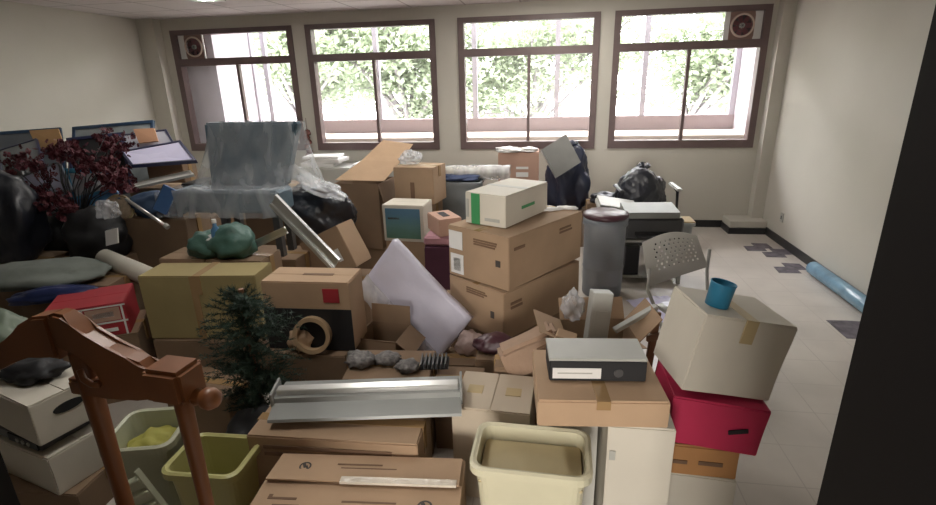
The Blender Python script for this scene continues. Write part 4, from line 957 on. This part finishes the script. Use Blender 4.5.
carton('large brown carton low in the pile under the lilac boards', -3.22, 4.05, 0, 2, .86, .52, .80, M_CARD3)
qboard('milky plastic-covered slab lying under the foremost lilac board', [(131, 183, 3.90), (190, 170, 4.05), (194, 174, 3.80), (134, 187, 3.70)], M_WCARD2, M_WCARD2, 'plastic_slab', fw=.02, th=.02)
# grey/lilac boards among the flowers
qboard('large dark board standing behind the dark red flowers', [(66, 138, 4.2), (122, 132, 4.3), (134, 190, 3.95), (72, 204, 3.85)], M_NAVYF, M_BLACK, fw=.03)
qboard('grey board with a blue lower edge, among the dark red flowers', [(62, 168, 3.76), (110, 170, 3.80), (114, 190, 3.62), (72, 203, 3.58)], M_BLUE, mat('pale_grey_face', (.38, .38, .41), .4, var=.1), fw=.045, th=.025)
qboard('lilac board standing at a slant among the dark red flowers', [(20, 176, 3.68), (58, 160, 3.78), (72, 190, 3.6), (27, 200, 3.55)], M_GREYPANEL, mat('slate_lilac_face', (.45, .46, .62), .4, var=.25, scale=2), fw=.02, th=.025)
qboard('dark glass-fronted board at the left edge behind the flowers', [(-4, 150, 4.25), (36, 138, 4.30), (44, 168, 3.95), (2, 182, 3.85)], M_NAVYF, mat('dark_glassy_face', (.14, .15, .17), .2, var=.3, scale=2), fw=.02, th=.025)
qboard('long blue strip board under the grey board among the flowers', [(72, 200, 3.50), (116, 189, 3.54), (120, 198, 3.46), (74, 211, 3.42)], mat('bright_blue_plastic', (.05, .20, .42), .4), mat('bright_blue_plastic', (.05, .20, .42), .4), 'blue_strip', fw=.02, th=.03)
# support
carton('big carton under the boards at the far left', -4.55, 4.20, 0, 0, 1.30, .60, .51, M_CARD3)
carton('brown carton standing behind the foremost lilac board', -3.60, 4.50, 0, 0, .38, .20, 1.17, M_CARD3)
carton('narrow brown carton under the grey board among the flowers', -3.80, 3.72, 0, 0, .26, .20, .90, M_CARD3)
carton('tall carton under the dark glass-fronted board at the far left', -4.72, 3.74, .0, 0, .50, .28, 1.05, M_CARD3)
# flowers
t = thing('artificial_flowers', 'big spray of dark red artificial blossoms in front of the boards at the left', 'flowers')
root = at(80, 225, 3.35); b = bmesh.new(); bl = bmesh.new(); r = random.Random(11)
clus = [(12, 165, 3.5), (45, 172, 3.4), (84, 166, 3.5), (60, 150, 3.5), (66, 154, 3.5), (98, 172, 3.5), (22, 158, 3.6), (35, 166, 3.5), (8, 176, 3.4), (58, 152, 3.7), (70, 148, 3.7), (80, 156, 3.6), (90, 162, 3.6), (102, 166, 3.6), (108, 178, 3.5), (40, 190, 3.35), (30, 196, 3.3), (52, 200, 3.25), (62, 206, 3.2), (45, 205, 3.2), (70, 213, 3.2), (110, 146, 3.8), (118, 150, 3.8), (128, 142, 3.9), (105, 137, 3.9), (112, 160, 3.7), (120, 170, 3.6), (114, 185, 3.5), (124, 183, 3.5)]
for (px, py, Y) in clus:
    c = at(px, py, Y); m_ = (root+c)/2+Vector((0, -.05, .05)); tube(b, [root, m_, c], [.006, .005, .003], 5)
    for k in range(24):
        p = c+Vector((r.gauss(0, .045), r.gauss(0, .04), r.gauss(0, .035))); s = r.uniform(.014, .026); q_ = Euler((r.uniform(0, 6.3), r.uniform(0, 6.3), r.uniform(0, 6.3))).to_matrix()
        for a in range(4):
            e1 = q_ @ Vector((math.cos(a*1.57), math.sin(a*1.57), .35))*s; e2 = q_ @ Vector((math.cos(a*1.57+.7), math.sin(a*1.57+.7), .6))*s*1.1; e3 = q_ @ Vector((math.cos(a*1.57-.7), math.sin(a*1.57-.7), .6))*s*1.1
            bl.faces.new([bl.verts.new(v_) for v_ in (p, p+e3, p+e1*1.25, p+e2)])
obj('stems', b, M_BLACK, t, True); obj('blossoms', bl, M_FLOWER, t)
# black bag with label
q = at(100, 258, 3.25)
t = bag('black cloth bag with a white paper tag, below the flowers', q.x, 3.28, q.z, .22, .17, .215, 24, M_BLACK, False, sub=4, amp=.25)
P0 = at(105, 231, 3.04); obj_t = obox(P0-t.location, at(117, 228, 3.04)-P0, at(106, 246, 3.02)-P0, Vector((0, .01, 0))); obj('paper_tag', obj_t, M_PAPER, t)
t = thing('plastic_wrapping', 'scrap of clear plastic on top of the black cloth bag', 'plastic', at(110, 218, 3.12)); obj('film', blob(.08, .05, .07, 51, .5, 4, 4), M_FILM2, t, True)
z0 = q.z
carton('carton under the black cloth bag, behind the white paper roll', q.x-.06, 3.24, 0, 0, .50, .32, z0-.005, M_CARD3)
# wicker disc, rod, blue things
t = thing('round_basket', 'round tan basket lid standing behind the black cloth bag', 'basket', at(119, 209, 3.45), (R(75), 0, R(15)))
obj('disc', lathe([(0, -.008), (.09, -.01), (.105, 0), (.09, .012), (0, .01)], 32), mat('tan_wicker', (.30, .23, .16), .8, var=.3, scale=40), t, True); b = bmesh.new(); tube(b, [(.105*math.cos(2*math.pi*k/32), .105*math.sin(2*math.pi*k/32), 0) for k in range(33)], .010, 8, False); obj('rim', b, M_TAPEL, t, True)
t = thing('metal_rod', 'thin pale rod sloping down over the dark blue bundle at the left', 'rod'); b = bmesh.new(); tube(b, [at(126, 199, 3.22), at(166, 226, 3.12)], .012, 10); obj('rod', b, M_METAL, t, True)
b = bmesh.new(); tube(b, [at(165, 225, 3.122), at(168, 227.5, 3.115)], .018, 10); obj('end_cap', b, M_LGREYP, t)
q = at(152, 218, 3.45)
bag('dark blue bundled cloth under the pale rod', q.x, 3.56, q.z, .22, .15, .10, 26, mat('dark_blue_fabric', (.03, .06, .12), .7, var=.2), False, 'cloth_bundle', 'cloth', 4, .35)
t = thing('blue_folder', 'bright blue folder standing out of the dark blue bundle', 'folder', at(160, 212, 3.30), (R(-10), R(30), R(10))); obj('cover', b3(-.05, .05, -.012, .012, 0, .20, bev=.003), mat('mid_blue_cover', (.06, .14, .32), .4), t); obj('spine', b3(-.054, -.049, -.013, .013, 0, .20), M_BLUEB, t)
carton('brown carton under the dark blue bundle', q.x+.02, 3.57, 0, 0, .56, .30, q.z-.005, M_CARD3)
q2 = at(178, 262, 3.0)
carton('brown carton in front of the plastic-covered armchair, under the smaller teal bag', -2.45, 3.10, 0, 0, .34, .26, .73, M_CARD, tape=None)
# teal bags
q = at(236, 268, 2.95); bag('larger of the two teal plastic bags, behind the olive-brown carton', q.x-.06, 3.05, .74, .15, .12, .13, 28, M_TEALP, False, 'plastic_bag', amp=.3)
q = at(204, 268, 2.95); bag('smaller teal plastic bag with white paper in it, left of the larger teal bag', q.x-.01, 3.05, .74, .13, .11, .10, 29, M_TEALP, False, 'plastic_bag', amp=.3)
t = thing('crumpled_paper', 'white paper poking out of the smaller teal plastic bag', 'paper', at(213, 243, 3.02)); obj('sheet', blob(.06, .04, .035, 95, .6, 5, 3), M_PAPER, t, True)
carton('carton under the teal plastic bags', -2.06, 3.09, 0, 0, .40, .26, .735, M_CARD3)
t = thing('blue_bottle', 'small blue and white bottle standing behind the teal bags', 'bottle', at(216, 233, 3.02)-Vector((0, 0, .13)));
obj('body', lathe([(0, 0), (.03, 0), (.032, .1), (.03, .15), (.012, .18), (.012, .2), (0, .2)], 18), mat('sky_blue_plastic', (.08, .20, .36), .35), t, True); obj('cap', lathe([(0, .2), (.015, .2), (.015, .225), (0, .225)], 14), M_PAPER, t)
# olive carton
P0 = at(130, 340, 2.50); pass
carton('wide olive-brown carton with a vertical tape strip, behind the wooden chair', -2.07, 2.70, .36, 6, .72, .24, .41, M_OLIVE, tape=M_TAPE, seam='y', prints=[('tape_strip', 'n', .44, .50, .0, 1, M_TAPE)])
carton('brown carton under the wide olive-brown one', -2.06, 2.69, 0, 4, .70, .28, .352, M_CARD3)
# paper roll
t = thing('paper_roll', 'thick off-white paper roll lying left of the olive carton', 'roll'); b = bmesh.new(); tube(b, [at(104, 258, 3.04), at(160, 281, 2.92)], .066, 24); obj('roll', b, M_ROLLP, t, True)
b = bmesh.new(); A_ = at(104, 258, 3.04); D_ = (at(104, 258, 3.04)-at(160, 281, 2.92)).normalized(); tube(b, [A_, A_+D_*.002], .03, 16); obj('core', b, M_DGREY, t)
# red and white carton
M_RW = M_REDC
t = carton('red carton with white panels, lying behind the wooden chair', -2.73, 2.50, .44, 32, .40, .34, .20, M_RW, tape=None, prints=[('white_panel', 'n', .50, .92, .50, .90, M_PINKCARD), ('white_panel', 'n', .08, .42, .50, .90, M_REDC), ('white_line', 'n', .0, 1, .42, .47, M_PAPER), ('white_line', 'n', .0, 1, .93, .97, M_PAPER), ('white_line', 'n', .445, .475, .45, .95, M_PAPER), ('white_line', 'n', .94, .965, .0, .95, M_PAPER), ('white_text', 'n', .58, .84, .62, .78, M_PAPER), ('white_text', 'n', .55, .85, .15, .26, M_PAPER)])
carton('brown carton under the red and white carton', -2.72, 2.52, 0, 30, .44, .38, .435, M_CARD3)
t = thing('cloth_sack', 'flat grey-green sack lying across the far left pile', 'sack', at(42, 280, 2.72)-Vector((.05, 0, .02)), (0, 0, R(10)))
obj('sack', blob(.40, .22, .075, 44, .3, 2.4, 4), M_SACK, t, True)
t = thing('navy_bundle', 'navy plastic packet under the front edge of the grey-green sack', 'packet', at(55, 297, 2.55)-Vector((0, 0, .02)), (0, 0, R(24)))
obj('packet', blob(.24, .07, .05, 45, .3, 3, 4), mat('navy_plastic', (.02, .03, .10), .3), t, True)
zs = (at(42, 280, 2.72)).z-.03
carton('wide brown carton under the grey-green sack', -3.15, 2.86, 0, 8, .62, .36, zs, M_CARD3)
carton('brown carton at the left edge under the pale green bag', -3.02, 2.10, 0, 4, .44, .26, .42, M_CARD3)
bag('pale green plastic bag at the left edge, below the grey-green sack', -2.98, 2.11, .425, .20, .13, .17, 46, mat('pale_green_plastic', (.20, .25, .19), .4, var=.15), False, 'plastic_bag')
# dark things at the left edge
bag('tall black bin liner at the left edge of the photo', at(14, 262, 3.05).x, 3.12, at(14, 262, 3.05).z, .20, .16, .36, 47, M_BLACKBAG, False, sub=4, amp=.3)
carton('carton under the tall black bin liner at the left edge', at(14, 262, 3.05).x-.02, 3.16, 0, 0, .44, .34, at(14, 262, 3.05).z-.005, M_CARD3)
A = at(20, 170, 3.75); B = at(50, 262, 3.40)
t = thing('black_board', 'black board leaning at the far left beside the flowers', 'panel', A); obj('panel', obox((0, 0, 0), Vector((-.34, .16, .02)), B-A, Vector((.02, .03, 0))), M_BLACK, t); obj('edge_strip', obox((0, -.004, 0), Vector((.012, .004, 0)), B-A, Vector((0, .03, 0))), M_DGREY, t)
bag('black bin liner between the far left panel and the black cloth bag', at(58, 255, 3.4).x, 3.50, at(58, 262, 3.4).z, .24, .16, .22, 48, M_BLACK, False, sub=4)
carton('carton under the black bin liner beside the far left panel', at(58, 262, 3.4).x-.02, 3.50, 0, 0, .38, .28, at(58, 262, 3.4).z-.005, M_CARD3)
# floor fillers in the middle of the heap
carton('brown carton deep in the heap behind the light fitting', -1.80, 2.22, 0, -5, .40, .26, .30, M_CARD3)
carton('brown carton deep in the heap left of the tall brown stack', -.86, 3.45, 0, 10, .40, .30, .30, M_CARD3)
